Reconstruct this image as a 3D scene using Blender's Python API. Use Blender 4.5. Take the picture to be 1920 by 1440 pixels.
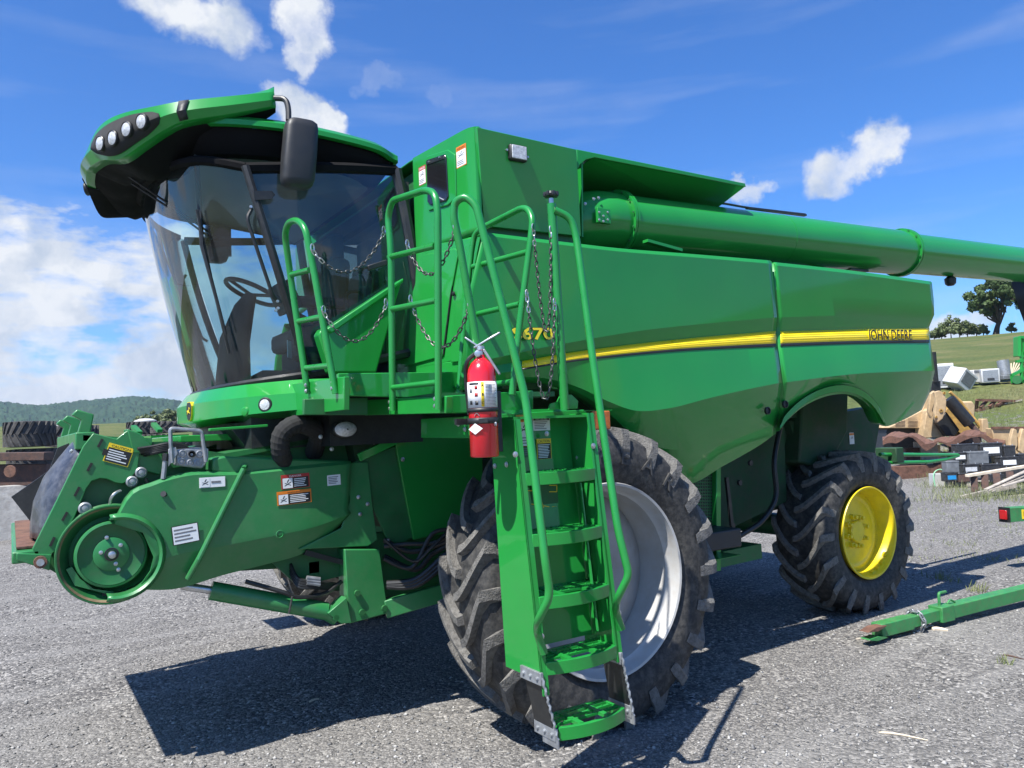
import bpy, bmesh, math, random
import numpy as np
from mathutils import Vector as V, Matrix
rnd = random.Random(7)
for o in list(bpy.data.objects): bpy.data.objects.remove(o)
sc = bpy.context.scene
col = sc.collection
R_ = math.radians

# ------------------------------------------------------------------ camera
FOC = 1442.0                                   # focal length in photo pixels (1920 wide)
CAM = V((-2.911, -3.493, 1.754)); YAW, PIT, ROL = 0.5796, 0.0587, -0.0423
_f = V((math.sin(YAW)*math.cos(PIT), math.cos(YAW)*math.cos(PIT), math.sin(PIT)))
_r = V((math.cos(YAW), -math.sin(YAW), 0)); _u = _r.cross(_f)
_r2 = _r*math.cos(ROL) + _u*math.sin(ROL); _u2 = -_r*math.sin(ROL) + _u*math.cos(ROL)
cam = bpy.data.cameras.new('camera'); cam.sensor_width = 36; cam.lens = FOC/1920*36
cam.clip_start = 0.05; cam.clip_end = 9000
co = bpy.data.objects.new('camera', cam); col.objects.link(co)
co.matrix_world = Matrix(((_r2.x, _u2.x, -_f.x, CAM.x), (_r2.y, _u2.y, -_f.y, CAM.y), (_r2.z, _u2.z, -_f.z, CAM.z), (0, 0, 0, 1)))
sc.camera = co
# surveying helpers: where a measured sight line meets a known plane of the place
def sight(u, v): return _r2*((u-960)/FOC) - _u2*((v-720)/FOC) + _f
def Y(u, v, y): d = sight(u, v); return CAM + d*((y-CAM.y)/d.y)
def X(u, v, x): d = sight(u, v); return CAM + d*((x-CAM.x)/d.x)
def Z(u, v, z): d = sight(u, v); return CAM + d*((z-CAM.z)/d.z)
def D(u, v, dep): return CAM + sight(u, v)*dep

# ------------------------------------------------------------------ node helpers
def nn(nt, t, **kw):
    n = nt.nodes.new(t)
    for k, v in kw.items():
        if k.startswith('i_'):
            key = k[2:]; key = int(key) if key.isdigit() else key
            n.inputs[key].default_value = v
        else: setattr(n, k, v)
    return n
def ramp(nt, fac, stops, interp='LINEAR'):
    r = nt.nodes.new('ShaderNodeValToRGB'); r.color_ramp.interpolation = interp
    e = r.color_ramp.elements
    while len(e) < len(stops): e.new(0.5)
    for i, (p, c) in enumerate(stops):
        e[i].position = p; e[i].color = (c, c, c, 1) if isinstance(c, (int, float)) else (*c, 1)
    nt.links.new(fac, r.inputs[0]); return r.outputs[0]

# ------------------------------------------------------------------ sky and sun
SUN = V((-0.60, -0.20, 1.0)).normalized()
w = bpy.data.worlds.new('World'); sc.world = w; w.use_nodes = True
nt = w.node_tree; nt.nodes.clear(); L = nt.links.new
out = nn(nt, 'ShaderNodeOutputWorld'); bg = nn(nt, 'ShaderNodeBackground'); L(bg.outputs[0], out.inputs[0])
bg.inputs[1].default_value = 0.075
sky = nn(nt, 'ShaderNodeTexSky', sky_type='NISHITA', sun_disc=False)
sky.sun_elevation = math.asin(SUN.z); sky.sun_rotation = math.atan2(SUN.x, SUN.y)
sky.altitude = 300; sky.air_density = 1.0; sky.dust_density = 0.6; sky.ozone_density = 2.2
tc = nn(nt, 'ShaderNodeTexCoord')
hs = nn(nt, 'ShaderNodeHueSaturation'); hs.inputs['Saturation'].default_value = 1.2; hs.inputs['Value'].default_value = 1.12
L(sky.outputs[0], hs.inputs['Color'])
tint = nn(nt, 'ShaderNodeMix', data_type='RGBA', blend_type='MULTIPLY'); tint.inputs[0].default_value = 1; tint.inputs[7].default_value = (.50, .86, 1.28, 1); L(hs.outputs[0], tint.inputs[6])
nz = nn(nt, 'ShaderNodeTexNoise', noise_dimensions='3D'); nz.inputs['Scale'].default_value = 9; nz.inputs['Detail'].default_value = 8; nz.inputs['Roughness'].default_value = 0.6
L(tc.outputs['Generated'], nz.inputs['Vector'])
sub = nn(nt, 'ShaderNodeVectorMath', operation='SUBTRACT'); sub.inputs[1].default_value = (0.5, 0.5, 0.5); L(nz.outputs['Color'], sub.inputs[0])
scl = nn(nt, 'ShaderNodeVectorMath', operation='SCALE'); scl.inputs['Scale'].default_value = 0.13; L(sub.outputs[0], scl.inputs[0])
add = nn(nt, 'ShaderNodeVectorMath', operation='ADD'); L(tc.outputs['Generated'], add.inputs[0]); L(scl.outputs[0], add.inputs[1])
acc = None
CL = [  # (bearing u, v of the puff's middle, half-size px across, flattening of height, strength)
 (310, -15, 100, 1.5, 1.0), (420, 35, 90, 1.3, 1.0), (600, 45, 55, .8, 1.0), (568, 95, 40, .9, .9),
 (565, 200, 72, 1.4, 1.0), (625, 228, 52, 1.1, 1.0),
 (735, 170, 44, 1.7, .22), (838, 195, 40, 1.3, .14), (1560, 330, 66, 1.25, .95), (1640, 262, 50, .9, 1.0), (1600, 300, 50, 1.0, .95), (1410, 348, 42, 1.6, .8),
 (1800, 612, 50, .9, 1.0), (1850, 592, 34, .9, 1.0), (1763, 632, 50, 1.8, .9)]
def blob(c, s, flat, k):
    """soft cloud puff round sky direction c"""
    global acc
    d = nn(nt, 'ShaderNodeVectorMath', operation='SUBTRACT'); L(add.outputs[0], d.inputs[0]); d.inputs[1].default_value = c
    m = nn(nt, 'ShaderNodeVectorMath', operation='MULTIPLY'); L(d.outputs[0], m.inputs[0]); m.inputs[1].default_value = (1, 1, flat)
    ln = nn(nt, 'ShaderNodeVectorMath', operation='LENGTH'); L(m.outputs[0], ln.inputs[0])
    mr = nn(nt, 'ShaderNodeMapRange', interpolation_type='SMOOTHSTEP'); L(ln.outputs['Value'], mr.inputs[0])
    mr.inputs[1].default_value = s*1.05; mr.inputs[2].default_value = s*.55; mr.inputs[3].default_value = 0; mr.inputs[4].default_value = k
    if acc is None: acc = mr.outputs[0]
    else:
        mx = nn(nt, 'ShaderNodeMath', operation='MAXIMUM'); L(acc, mx.inputs[0]); L(mr.outputs[0], mx.inputs[1]); acc = mx.outputs[0]
for (u, v, s, fl, k) in CL:
    blob(tuple(sight(u, v).normalized()), s/FOC*math.cos(math.atan(abs(u-960)/FOC)), fl, k)
for i in range(7):                               # the same kind of scattered cumulus round the rest of the sky
    a = R_(110 + 230*i/7 + rnd.uniform(-8, 8)); e = R_(rnd.choice([8, 14, 22, 32]))
    blob((math.sin(a)*math.cos(e), math.cos(a)*math.cos(e), math.sin(e)), rnd.uniform(.07, .12), rnd.uniform(1.2, 1.6), 1)
# bank of low broken cloud over the valley side
sx = nn(nt, 'ShaderNodeSeparateXYZ'); L(tc.outputs['Generated'], sx.inputs[0])
el = nn(nt, 'ShaderNodeMapRange', interpolation_type='SMOOTHSTEP'); L(sx.outputs['Z'], el.inputs[0]); el.inputs[1].default_value = .36; el.inputs[2].default_value = .20; el.inputs[3].default_value = 0; el.inputs[4].default_value = 1
dt = nn(nt, 'ShaderNodeVectorMath', operation='DOT_PRODUCT'); L(tc.outputs['Generated'], dt.inputs[0]); dt.inputs[1].default_value = (-.22, .975, 0)
azm = nn(nt, 'ShaderNodeMapRange', interpolation_type='SMOOTHSTEP'); L(dt.outputs['Value'], azm.inputs[0]); azm.inputs[1].default_value = .70; azm.inputs[2].default_value = .90
mpb = nn(nt, 'ShaderNodeMapping'); mpb.inputs['Scale'].default_value = (1, 1, 2.6); L(tc.outputs['Generated'], mpb.inputs[0])
nbk = nn(nt, 'ShaderNodeTexNoise'); nbk.inputs['Scale'].default_value = 7; nbk.inputs['Detail'].default_value = 8; nbk.inputs['Roughness'].default_value = .6; L(mpb.outputs[0], nbk.inputs['Vector'])
m_1 = nn(nt, 'ShaderNodeMath', operation='MULTIPLY'); L(el.outputs[0], m_1.inputs[0]); L(azm.outputs[0], m_1.inputs[1])
m_2 = nn(nt, 'ShaderNodeMath', operation='MULTIPLY_ADD'); L(m_1.outputs[0], m_2.inputs[0]); m_2.inputs[1].default_value = .50; L(nbk.outputs[0], m_2.inputs[2])
bnk = ramp(nt, m_2.outputs[0], [(.86, 0), (.93, .62), (1.0, 1)])
# thin high streaks
mp = nn(nt, 'ShaderNodeMapping'); mp.inputs['Scale'].default_value = (1.3, 1.3, 11); mp.inputs['Rotation'].default_value = (R_(5), R_(3), 0); L(tc.outputs['Generated'], mp.inputs[0])
n2 = nn(nt, 'ShaderNodeTexNoise'); n2.inputs['Scale'].default_value = 1.6; n2.inputs['Detail'].default_value = 6; L(mp.outputs[0], n2.inputs['Vector'])
st = ramp(nt, n2.outputs[0], [(.5, 0), (.75, .22)])
# break the puffs up
n3 = nn(nt, 'ShaderNodeTexNoise'); n3.inputs['Scale'].default_value = 22; n3.inputs['Detail'].default_value = 5; n3.inputs['Roughness'].default_value = .6; L(tc.outputs['Generated'], n3.inputs['Vector'])
br = ramp(nt, n3.outputs[0], [(.30, .65), (.60, 1.1)])
mu = nn(nt, 'ShaderNodeMath', operation='MULTIPLY', use_clamp=True); L(acc, mu.inputs[0]); L(br, mu.inputs[1])
ma = nn(nt, 'ShaderNodeMath', operation='MAXIMUM'); L(mu.outputs[0], ma.inputs[0]); L(st, ma.inputs[1])
n4 = nn(nt, 'ShaderNodeTexNoise'); n4.inputs['Scale'].default_value = 14; n4.inputs['Detail'].default_value = 5; L(add.outputs[0], n4.inputs['Vector'])
cc = ramp(nt, n4.outputs[0], [(.36, (3.9, 4.5, 5.5)), (.6, (6.3, 6.5, 6.8))])
mix = nn(nt, 'ShaderNodeMix', data_type='RGBA'); mb_ = nn(nt, 'ShaderNodeMath', operation='MAXIMUM'); L(ma.outputs[0], mb_.inputs[0]); L(bnk, mb_.inputs[1]); L(mb_.outputs[0], mix.inputs[0]); L(tint.outputs[2], mix.inputs[6]); L(cc, mix.inputs[7])
L(mix.outputs[2], bg.inputs[0])
sl = bpy.data.lights.new('sun', 'SUN'); sl.energy = 4.9; sl.angle = R_(0.53); sl.color = (1.0, 0.965, 0.90)
so = bpy.data.objects.new('sun', sl); col.objects.link(so); so.rotation_euler = SUN.to_track_quat('Z', 'Y').to_euler()
so.location = SUN*30
sc.view_settings.view_transform = 'Standard'; sc.view_settings.look = 'None'; sc.view_settings.gamma = 1; sc.view_settings.exposure = 0.92
sc.view_settings.use_curve_mapping = False
sc.cycles.max_bounces = 6; sc.cycles.diffuse_bounces = 3; sc.cycles.glossy_bounces = 3; sc.cycles.transparent_max_bounces = 10

# ------------------------------------------------------------------ materials
MATS = {}
def bsdf(m): return m.node_tree.nodes['Principled BSDF']
def mat(name, c, rough=.5, metal=0, coat=0, var=.08, vscale=6, bump=0, bscale=60, dust=None, dustamt=0, emit=0, spec=None):
    m = bpy.data.materials.new(name); m.use_nodes = True; nt = m.node_tree; b = bsdf(m); L = nt.links.new
    b.inputs['Roughness'].default_value = rough; b.inputs['Metallic'].default_value = metal; b.inputs['Coat Weight'].default_value = coat
    b.inputs['Coat Roughness'].default_value = .045
    if spec is not None: b.inputs['Specular IOR Level'].default_value = spec
    g = nn(nt, 'ShaderNodeNewGeometry')
    n = nn(nt, 'ShaderNodeTexNoise'); n.inputs['Scale'].default_value = vscale; n.inputs['Detail'].default_value = 3; L(g.outputs['Position'], n.inputs['Vector'])
    lo = tuple(max(0, x*(1-var)) for x in c); hi = tuple(min(1, x*(1+var)) for x in c)
    colr = ramp(nt, n.outputs[0], [(.3, lo), (.7, hi)])
    if dust:
        n5 = nn(nt, 'ShaderNodeTexNoise'); n5.inputs['Scale'].default_value = vscale*2.3; n5.inputs['Detail'].default_value = 5; n5.inputs['Roughness'].default_value = .7; L(g.outputs['Position'], n5.inputs['Vector'])
        f = ramp(nt, n5.outputs[0], [(.42, 0), (.72, dustamt)])
        mx = nn(nt, 'ShaderNodeMix', data_type='RGBA'); L(f, mx.inputs[0]); L(colr, mx.inputs[6]); mx.inputs[7].default_value = (*dust, 1); colr = mx.outputs[2]
    L(colr, b.inputs['Base Color'])
    rr = nn(nt, 'ShaderNodeMapRange'); L(n.outputs[0], rr.inputs[0]); rr.inputs[1].default_value = .3; rr.inputs[2].default_value = .7; rr.inputs[3].default_value = max(0, rough*.85); rr.inputs[4].default_value = min(1, rough*1.2)
    L(rr.outputs[0], b.inputs['Roughness'])
    if bump:
        nb = nn(nt, 'ShaderNodeTexNoise'); nb.inputs['Scale'].default_value = bscale; nb.inputs['Detail'].default_value = 3; L(g.outputs['Position'], nb.inputs['Vector'])
        bp = nn(nt, 'ShaderNodeBump'); bp.inputs['Strength'].default_value = bump; bp.inputs['Distance'].default_value = .02; L(nb.outputs[0], bp.inputs['Height']); L(bp.outputs[0], b.inputs['Normal'])
    if emit: b.inputs['Emission Color'].default_value = (*c, 1); b.inputs['Emission Strength'].default_value = emit
    MATS[name] = m; return m
GREEN = (.014, .245, .038)
mat('green', GREEN, .36, coat=.7, var=.06, vscale=2.2, bump=.03, bscale=3.5, dust=(.05, .20, .06), dustamt=.12, spec=.18)
mat('green_feeder', (.022, .185, .052), .38, coat=.15, var=.08, vscale=4, bump=.03, bscale=30, dust=(.14, .19, .11), dustamt=.22)
mat('green_dull', (.012, .125, .032), .5, var=.15, vscale=7, dust=(.07, .08, .05), dustamt=.3)
mat('green_tube', (.016, .225, .04), .3, coat=.3, var=.06, vscale=9)
mat('green_old', (.03, .21, .06), .5, var=.15, vscale=14, dust=(.16, .12, .07), dustamt=.35)
mat('yellow', (.78, .60, .012), .35, coat=.25, var=.06, vscale=9, dust=(.5, .36, .06), dustamt=.3)
mat('stripe_yellow', (.93, .74, .012), .3, coat=.3, var=.03)
mat('stripe_line', (.80, .58, .012), .35, var=.05)
mat('black', (.012, .013, .014), .45, var=.2, vscale=12, dust=(.06, .06, .055), dustamt=.25)
mat('plastic', (.022, .023, .025), .5, var=.15, vscale=14, bump=.08, bscale=300)
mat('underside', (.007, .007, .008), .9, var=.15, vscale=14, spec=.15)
mat('green_shaded', (.010, .055, .020), .7, var=.3, vscale=7, dust=(.05, .05, .04), dustamt=.4)  # shade inside the wheel arch painted into the green, with dust mottling over it
mat('blackgloss', (.012, .012, .014), .2, coat=.4, var=.1)
mat('plastic_shield', (.03, .032, .04), .32, coat=.2, var=.3, vscale=9, dust=(.42, .43, .45), dustamt=.18)
mat('rubber', (.020, .020, .020), .7, var=.35, vscale=9, bump=.12, bscale=70, dust=(.105, .098, .086), dustamt=.75)
mat('rubber_lug', (.115, .11, .10), .9, var=.5, vscale=30, bump=.5, bscale=120, dust=(.19, .18, .165), dustamt=.8)
mat('rubber_letter', (.055, .053, .05), .7, var=.3, vscale=20)
mat('rubber_old', (.045, .043, .042), .8, var=.35, vscale=4, bump=.1, bscale=40, dust=(.11, .105, .095), dustamt=.6)
mat('rim_white', (.43, .43, .42), .4, coat=.1, var=.06, vscale=5, dust=(.36, .31, .25), dustamt=.45)
mat('rim_edge', (.50, .46, .40), .55, var=.2, vscale=20, dust=(.24, .12, .05), dustamt=.8)
mat('rim_grey', (.33, .33, .32), .5, var=.12, vscale=6, dust=(.28, .24, .19), dustamt=.5)
mat('worn', (.20, .15, .09), .5, var=.3, vscale=20)
mat('steel', (.55, .56, .57), .35, metal=.9, var=.15, vscale=30)
mat('galv', (.30, .315, .33), .48, metal=.55, var=.2, vscale=25)
mat('chain', (.10, .10, .095), .42, metal=.6, var=.35, vscale=60)
mat('chain_bright', (.6, .6, .6), .28, metal=.9, var=.1)
mat('white', (.78, .78, .77), .45, var=.04)
mat('offwhite', (.5, .505, .49), .5, var=.08, vscale=2, dust=(.35, .31, .26), dustamt=.5)
mat('appliance', (.52, .53, .54), .4, var=.06, vscale=2, dust=(.4, .36, .3), dustamt=.4)
mat('stickerwhite', (.74, .75, .75), .4, var=.03)
mat('stickerblack', (.014, .014, .014), .4, var=.05)
mat('printgrey', (.16, .16, .17), .5, var=.2, vscale=90)
mat('orange', (.72, .20, .015), .4, var=.05)
mat('stickeryellow', (.82, .58, .02), .4, var=.04)
mat('stickerred', (.42, .03, .025), .4, var=.05)
mat('red', (.62, .012, .022), .22, coat=.6, var=.04)
mat('redlens', (.40, .01, .012), .2, coat=.4, var=.1)
mat('amber', (.42, .11, .02), .35, var=.3, vscale=40)
mat('lens', (.52, .53, .54), .14, coat=.8, var=.25, vscale=70, bump=.3, bscale=160)
mat('mirrorglass', (.6, .62, .65), .04, metal=1, var=.02)
mat('rust', (.12, .058, .040), .85, var=.45, vscale=9, bump=.3, bscale=40, dust=(.19, .10, .065), dustamt=.6)
mat('rustdark', (.07, .045, .038), .8, var=.4, vscale=6, bump=.2, bscale=30, dust=(.17, .08, .05), dustamt=.6)
mat('tan', (.50, .36, .20), .6, var=.2, vscale=5, dust=(.36, .24, .13), dustamt=.6, bump=.1, bscale=30)
mat('tan_yellow', (.48, .29, .07), .55, var=.25, vscale=5, dust=(.2, .12, .06), dustamt=.7)
mat('wood', (.36, .32, .27), .85, var=.3, vscale=12, bump=.25, bscale=70)
mat('wood_new', (.66, .56, .42), .75, var=.12, vscale=12)
mat('concrete', (.36, .35, .33), .9, var=.2, vscale=4, bump=.3, bscale=25, dust=(.22, .2, .18), dustamt=.6)
mat('battery', (.022, .023, .026), .42, var=.3, vscale=10, dust=(.10, .10, .10), dustamt=.4)
mat('battery_grey', (.14, .15, .16), .5, var=.2, vscale=10)
mat('blue', (.02, .25, .55), .4, var=.1)
mat('seat', (.060, .062, .066), .85, var=.2, vscale=20)
mat('interior', (.045, .048, .052), .7, var=.15, vscale=8)
mat('headliner', (.16, .165, .17), .85, var=.1)
mat('bark', (.075, .058, .045), .9, var=.3, vscale=8, bump=.4, bscale=20)
mat('rope_green', (.25, .55, .32), .6, var=.1)
mat('hide', (.02, .02, .02), .9)
# tinted cab glass
def glass(name, tint, refl):
    m = bpy.data.materials.new(name); m.use_nodes = True; nt = m.node_tree; nt.nodes.clear(); L = nt.links.new
    o = nn(nt, 'ShaderNodeOutputMaterial'); t = nn(nt, 'ShaderNodeBsdfTransparent'); t.inputs[0].default_value = (*tint, 1)
    g = nn(nt, 'ShaderNodeBsdfGlossy'); g.inputs['Roughness'].default_value = .015; g.inputs[0].default_value = (.95, .97, 1, 1)
    fr = nn(nt, 'ShaderNodeFresnel'); fr.inputs[0].default_value = 1.5
    mm = nn(nt, 'ShaderNodeMath', operation='MULTIPLY'); mm.inputs[1].default_value = refl; L(fr.outputs[0], mm.inputs[0])
    s = nn(nt, 'ShaderNodeMixShader'); L(mm.outputs[0], s.inputs[0]); L(t.outputs[0], s.inputs[1]); L(g.outputs[0], s.inputs[2])
    ge = nn(nt, 'ShaderNodeNewGeometry'); n = nn(nt, 'ShaderNodeTexNoise'); n.inputs['Scale'].default_value = 3; n.inputs['Detail'].default_value = 8; L(ge.outputs['Position'], n.inputs['Vector'])
    d = nn(nt, 'ShaderNodeBsdfDiffuse'); d.inputs[0].default_value = (.6, .62, .6, 1)
    f = ramp(nt, n.outputs[0], [(.4, .005), (.8, .05)]); s2 = nn(nt, 'ShaderNodeMixShader'); L(f, s2.inputs[0]); L(s.outputs[0], s2.inputs[1]); L(d.outputs[0], s2.inputs[2])
    L(s2.outputs[0], o.inputs[0]); MATS[name] = m
glass('glass', (.62, .84, .88), 1.2)
glass('glass_door', (.50, .69, .75), 1.4)

# ------------------------------------------------------------------ mesh builder
class MB:
    def __init__(s): s.v = []; s.f = []
    def add(s, vs, fs):
        o = len(s.v); s.v += [V(p) for p in vs]; s.f += [tuple(i+o for i in f) for f in fs]; return s
    def box(s, c, h, ax=None):
        a = ax or (V((1, 0, 0)), V((0, 1, 0)), V((0, 0, 1))); c = V(c)
        vs = [c + a[0]*h[0]*i + a[1]*h[1]*j + a[2]*h[2]*k for k in (-1, 1) for j in (-1, 1) for i in (-1, 1)]
        return s.add(vs, [(0, 2, 3, 1), (4, 5, 7, 6), (0, 1, 5, 4), (2, 6, 7, 3), (0, 4, 6, 2), (1, 3, 7, 5)])
    def bb(s, lo, hi):
        lo, hi = V(lo), V(hi); return s.box((lo+hi)/2, (hi-lo)/2)
    def prism(s, poly, vec):
        n = len(poly); p = [V(q) for q in poly]; vec = V(vec)
        nrm = sum(((p[i]-p[0]).cross(p[(i+1) % n]-p[0]) for i in range(n)), V((0, 0, 0)))
        if nrm.dot(vec) > 0: p = p[::-1]
        return s.add(p + [q+vec for q in p], [tuple(range(n)), tuple(range(2*n-1, n-1, -1))] + [((i+1) % n, i, n+i, n+(i+1) % n) for i in range(n)])
    def beam(s, a, b, w, h, up=(0, 0, 1)):
        a, b = V(a), V(b); d = (b-a); l = d.length; d /= l; x = d.cross(V(up)); x.normalize(); z = x.cross(d)
        return s.box((a+b)/2, (w/2, l/2, h/2), (x, d, z))
    def tube(s, path, r, n=10, cap=True, closed=False):
        P = [V(p) for p in path]; m = len(P); rs = r if isinstance(r, (list, tuple)) else [r]*m
        T = []
        for i in range(m):
            a = P[(i-1) % m] if (i > 0 or closed) else P[i]; b = P[(i+1) % m] if (i < m-1 or closed) else P[i]
            T.append((b-a).normalized())
        u = T[0].orthogonal().normalized(); vs = []; fs = []
        for i in range(m):
            u = (u - T[i]*u.dot(T[i])).normalized(); w_ = T[i].cross(u)
            for k in range(n):
                a = 2*math.pi*k/n; vs.append(P[i] + (u*math.cos(a) + w_*math.sin(a))*rs[i])
        e = m if closed else m-1
        for i in range(e):
            for k in range(n):
                j = (i+1) % m; k2 = (k+1) % n; fs.append((i*n+k, i*n+k2, j*n+k2, j*n+k))
        if cap and not closed: fs += [tuple(range(n-1, -1, -1)), tuple(range((m-1)*n, m*n))]
        return s.add(vs, fs)
    def lathe(s, prof, c, axis=(0, 1, 0), n=48, closed=False, cap=True):
        """prof: list of (radius, offset along axis)"""
        ax = V(axis).normalized(); u = ax.orthogonal().normalized() if abs(ax.y) < .9 else V((1, 0, 0)); w_ = ax.cross(u); c = V(c); vs = []; fs = []
        m = len(prof)
        for r, o in prof:
            for k in range(n):
                a = 2*math.pi*k/n; vs.append(c + ax*o + (u*math.cos(a) + w_*math.sin(a))*r)
        for i in range(m if closed else m-1):
            j = (i+1) % m
            for k in range(n):
                k2 = (k+1) % n; fs.append((i*n+k, j*n+k, j*n+k2, i*n+k2))
        if cap and not closed:
            if prof[0][0] > 1e-6: fs.append(tuple(range(n)))
            if prof[-1][0] > 1e-6: fs.append(tuple(range(m*n-1, (m-1)*n-1, -1)))
        return s.add(vs, fs)
    def disc(s, c, axis, r, t, n=20):
        return s.lathe([(r, 0), (r, t*.75), (r*.93, t)], c, axis, n)
    def sheet(s, rows):
        n = len(rows[0]); vs = [p for r in rows for p in r]
        return s.add(vs, [(i*n+k, i*n+k+1, (i+1)*n+k+1, (i+1)*n+k) for i in range(len(rows)-1) for k in range(n-1)])
    def mesh(s, name, m, smooth=35):
        me = bpy.data.meshes.new(name); me.from_pydata([tuple(p) for p in s.v], [], s.f); me.materials.append(MATS[m] if isinstance(m, str) else m)
        if smooth:
            me.shade_smooth(); me.set_sharp_from_angle(angle=R_(smooth))
        return me
    def build(s, name, m, parent=None, smooth=35, bevel=0, solid=0, fix=True, **props):
        me = s.mesh(name, m, 0)
        if fix:
            b = bmesh.new(); b.from_mesh(me); bmesh.ops.recalc_face_normals(b, faces=b.faces); b.to_mesh(me); b.free()
        if smooth: me.shade_smooth(); me.set_sharp_from_angle(angle=R_(smooth))
        o = bpy.data.objects.new(name, me); col.objects.link(o)
        if parent: attach(o, parent)
        if solid:
            md = o.modifiers.new('solid', 'SOLIDIFY'); md.thickness = solid; md.offset = 0
        if bevel:
            md = o.modifiers.new('bevel', 'BEVEL'); md.width = bevel; md.segments = 2; md.limit_method = 'ANGLE'; md.angle_limit = R_(40)
        for k, v in props.items(): o[k] = v
        return o
def world_of(o):
    m = Matrix.LocRotScale(o.location, o.rotation_euler, o.scale)
    return m if o.parent is None else world_of(o.parent) @ o.matrix_parent_inverse @ m
def attach(o, p):
    o.parent = p; o.matrix_parent_inverse = world_of(p).inverted()
def thing(name, label, cat, loc=(0, 0, 0), group=None):
    o = bpy.data.objects.new(name, None); col.objects.link(o); o.location = loc; o.empty_display_size = .2
    o['label'] = label; o['category'] = cat
    if group: o['group'] = group
    return o
def tag(o, label, cat, group=None):
    o['label'] = label; o['category'] = cat
    if group: o['group'] = group
    return o
def place(o, parent, M):
    """link a shared-mesh object at world matrix M under parent"""
    col.objects.link(o); o.parent = parent; o.matrix_parent_inverse = world_of(parent).inverted(); o.matrix_basis = M; return o
def copy_tree(o, M, parent=None):
    """copy a thing with its parts, moved by world matrix M (parts are built in world space)"""
    c = o.copy(); col.objects.link(c)
    if parent is None: c.matrix_basis = M @ o.matrix_basis
    else: c.parent = parent
    for ch in o.children: copy_tree(ch, M, c)
    return c
def fillet(pts, r, n=5):
    P = [V(p) for p in pts]; outp = [P[0]]
    for i in range(1, len(P)-1):
        a = P[i-1]-P[i]; b = P[i+1]-P[i]; k = min(r, a.length*.48, b.length*.48); a.normalize(); b.normalize()
        s, e = P[i]+a*k, P[i]+b*k
        for j in range(n+1):
            t = j/n; outp.append(s*(1-t)**2 + P[i]*2*t*(1-t) + e*t*t)
    return outp+[P[-1]]
def resample(P, n):
    P = [V(p) for p in P]; d = [0]
    for a, b in zip(P, P[1:]): d.append(d[-1]+(b-a).length)
    o = []
    for k in range(n):
        t = d[-1]*k/(n-1); i = 0
        while i < len(P)-2 and d[i+1] < t: i += 1
        f = (t-d[i])/max(1e-9, d[i+1]-d[i]); o.append(P[i].lerp(P[i+1], min(1, max(0, f))))
    return o
def spline(P, n):
    P = [V(p) for p in P]; o = []; m = len(P)-1
    for k in range(n):
        t = k/(n-1)*m; i = min(int(t), m-1); f = t-i
        p0 = P[max(i-1, 0)]; p1 = P[i]; p2 = P[i+1]; p3 = P[min(i+2, m)]
        o.append(.5*((2*p1) + (p2-p0)*f + (2*p0-5*p1+4*p2-p3)*f*f + (3*p1-p0-3*p2+p3)*f**3))
    return o
def text_mesh(s, size, extrude=.001, offset=0, bold=0):
    cu = bpy.data.curves.new('lettering', 'FONT'); cu.body = s; cu.size = size; cu.extrude = extrude; cu.offset = offset; cu.align_x = 'CENTER'; cu.align_y = 'CENTER'; cu.resolution_u = 3
    ob = bpy.data.objects.new('tmp', cu); me = bpy.data.meshes.new_from_object(ob); bpy.data.objects.remove(ob); return me
def frame(o, u, v, n=None):
    u = V(u).normalized(); n = (n or u.cross(V(v))).normalized(); v = n.cross(u)
    return Matrix(((u.x, v.x, n.x, o[0]), (u.y, v.y, n.y, o[1]), (u.z, v.z, n.z, o[2]), (0, 0, 0, 1)))
def lettering(name, s, size, M, m, parent, sx=1.0, extrude=.001, offset=0):
    me = text_mesh(s, size, extrude, offset); me.materials.clear(); me.materials.append(MATS[m])
    o = bpy.data.objects.new(name, me); return place(o, parent, M @ Matrix.Diagonal((sx, 1, 1, 1)))
def bolts(pts, n, r, m, parent, name='bolt', h=.008):
    for p in pts: MB().lathe([(r*1.3, 0), (r*1.3, h*.3), (r, h*.35), (r*.9, h), (r*.5, h*1.15)], p, n, 10).build(name, m, parent)
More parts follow.
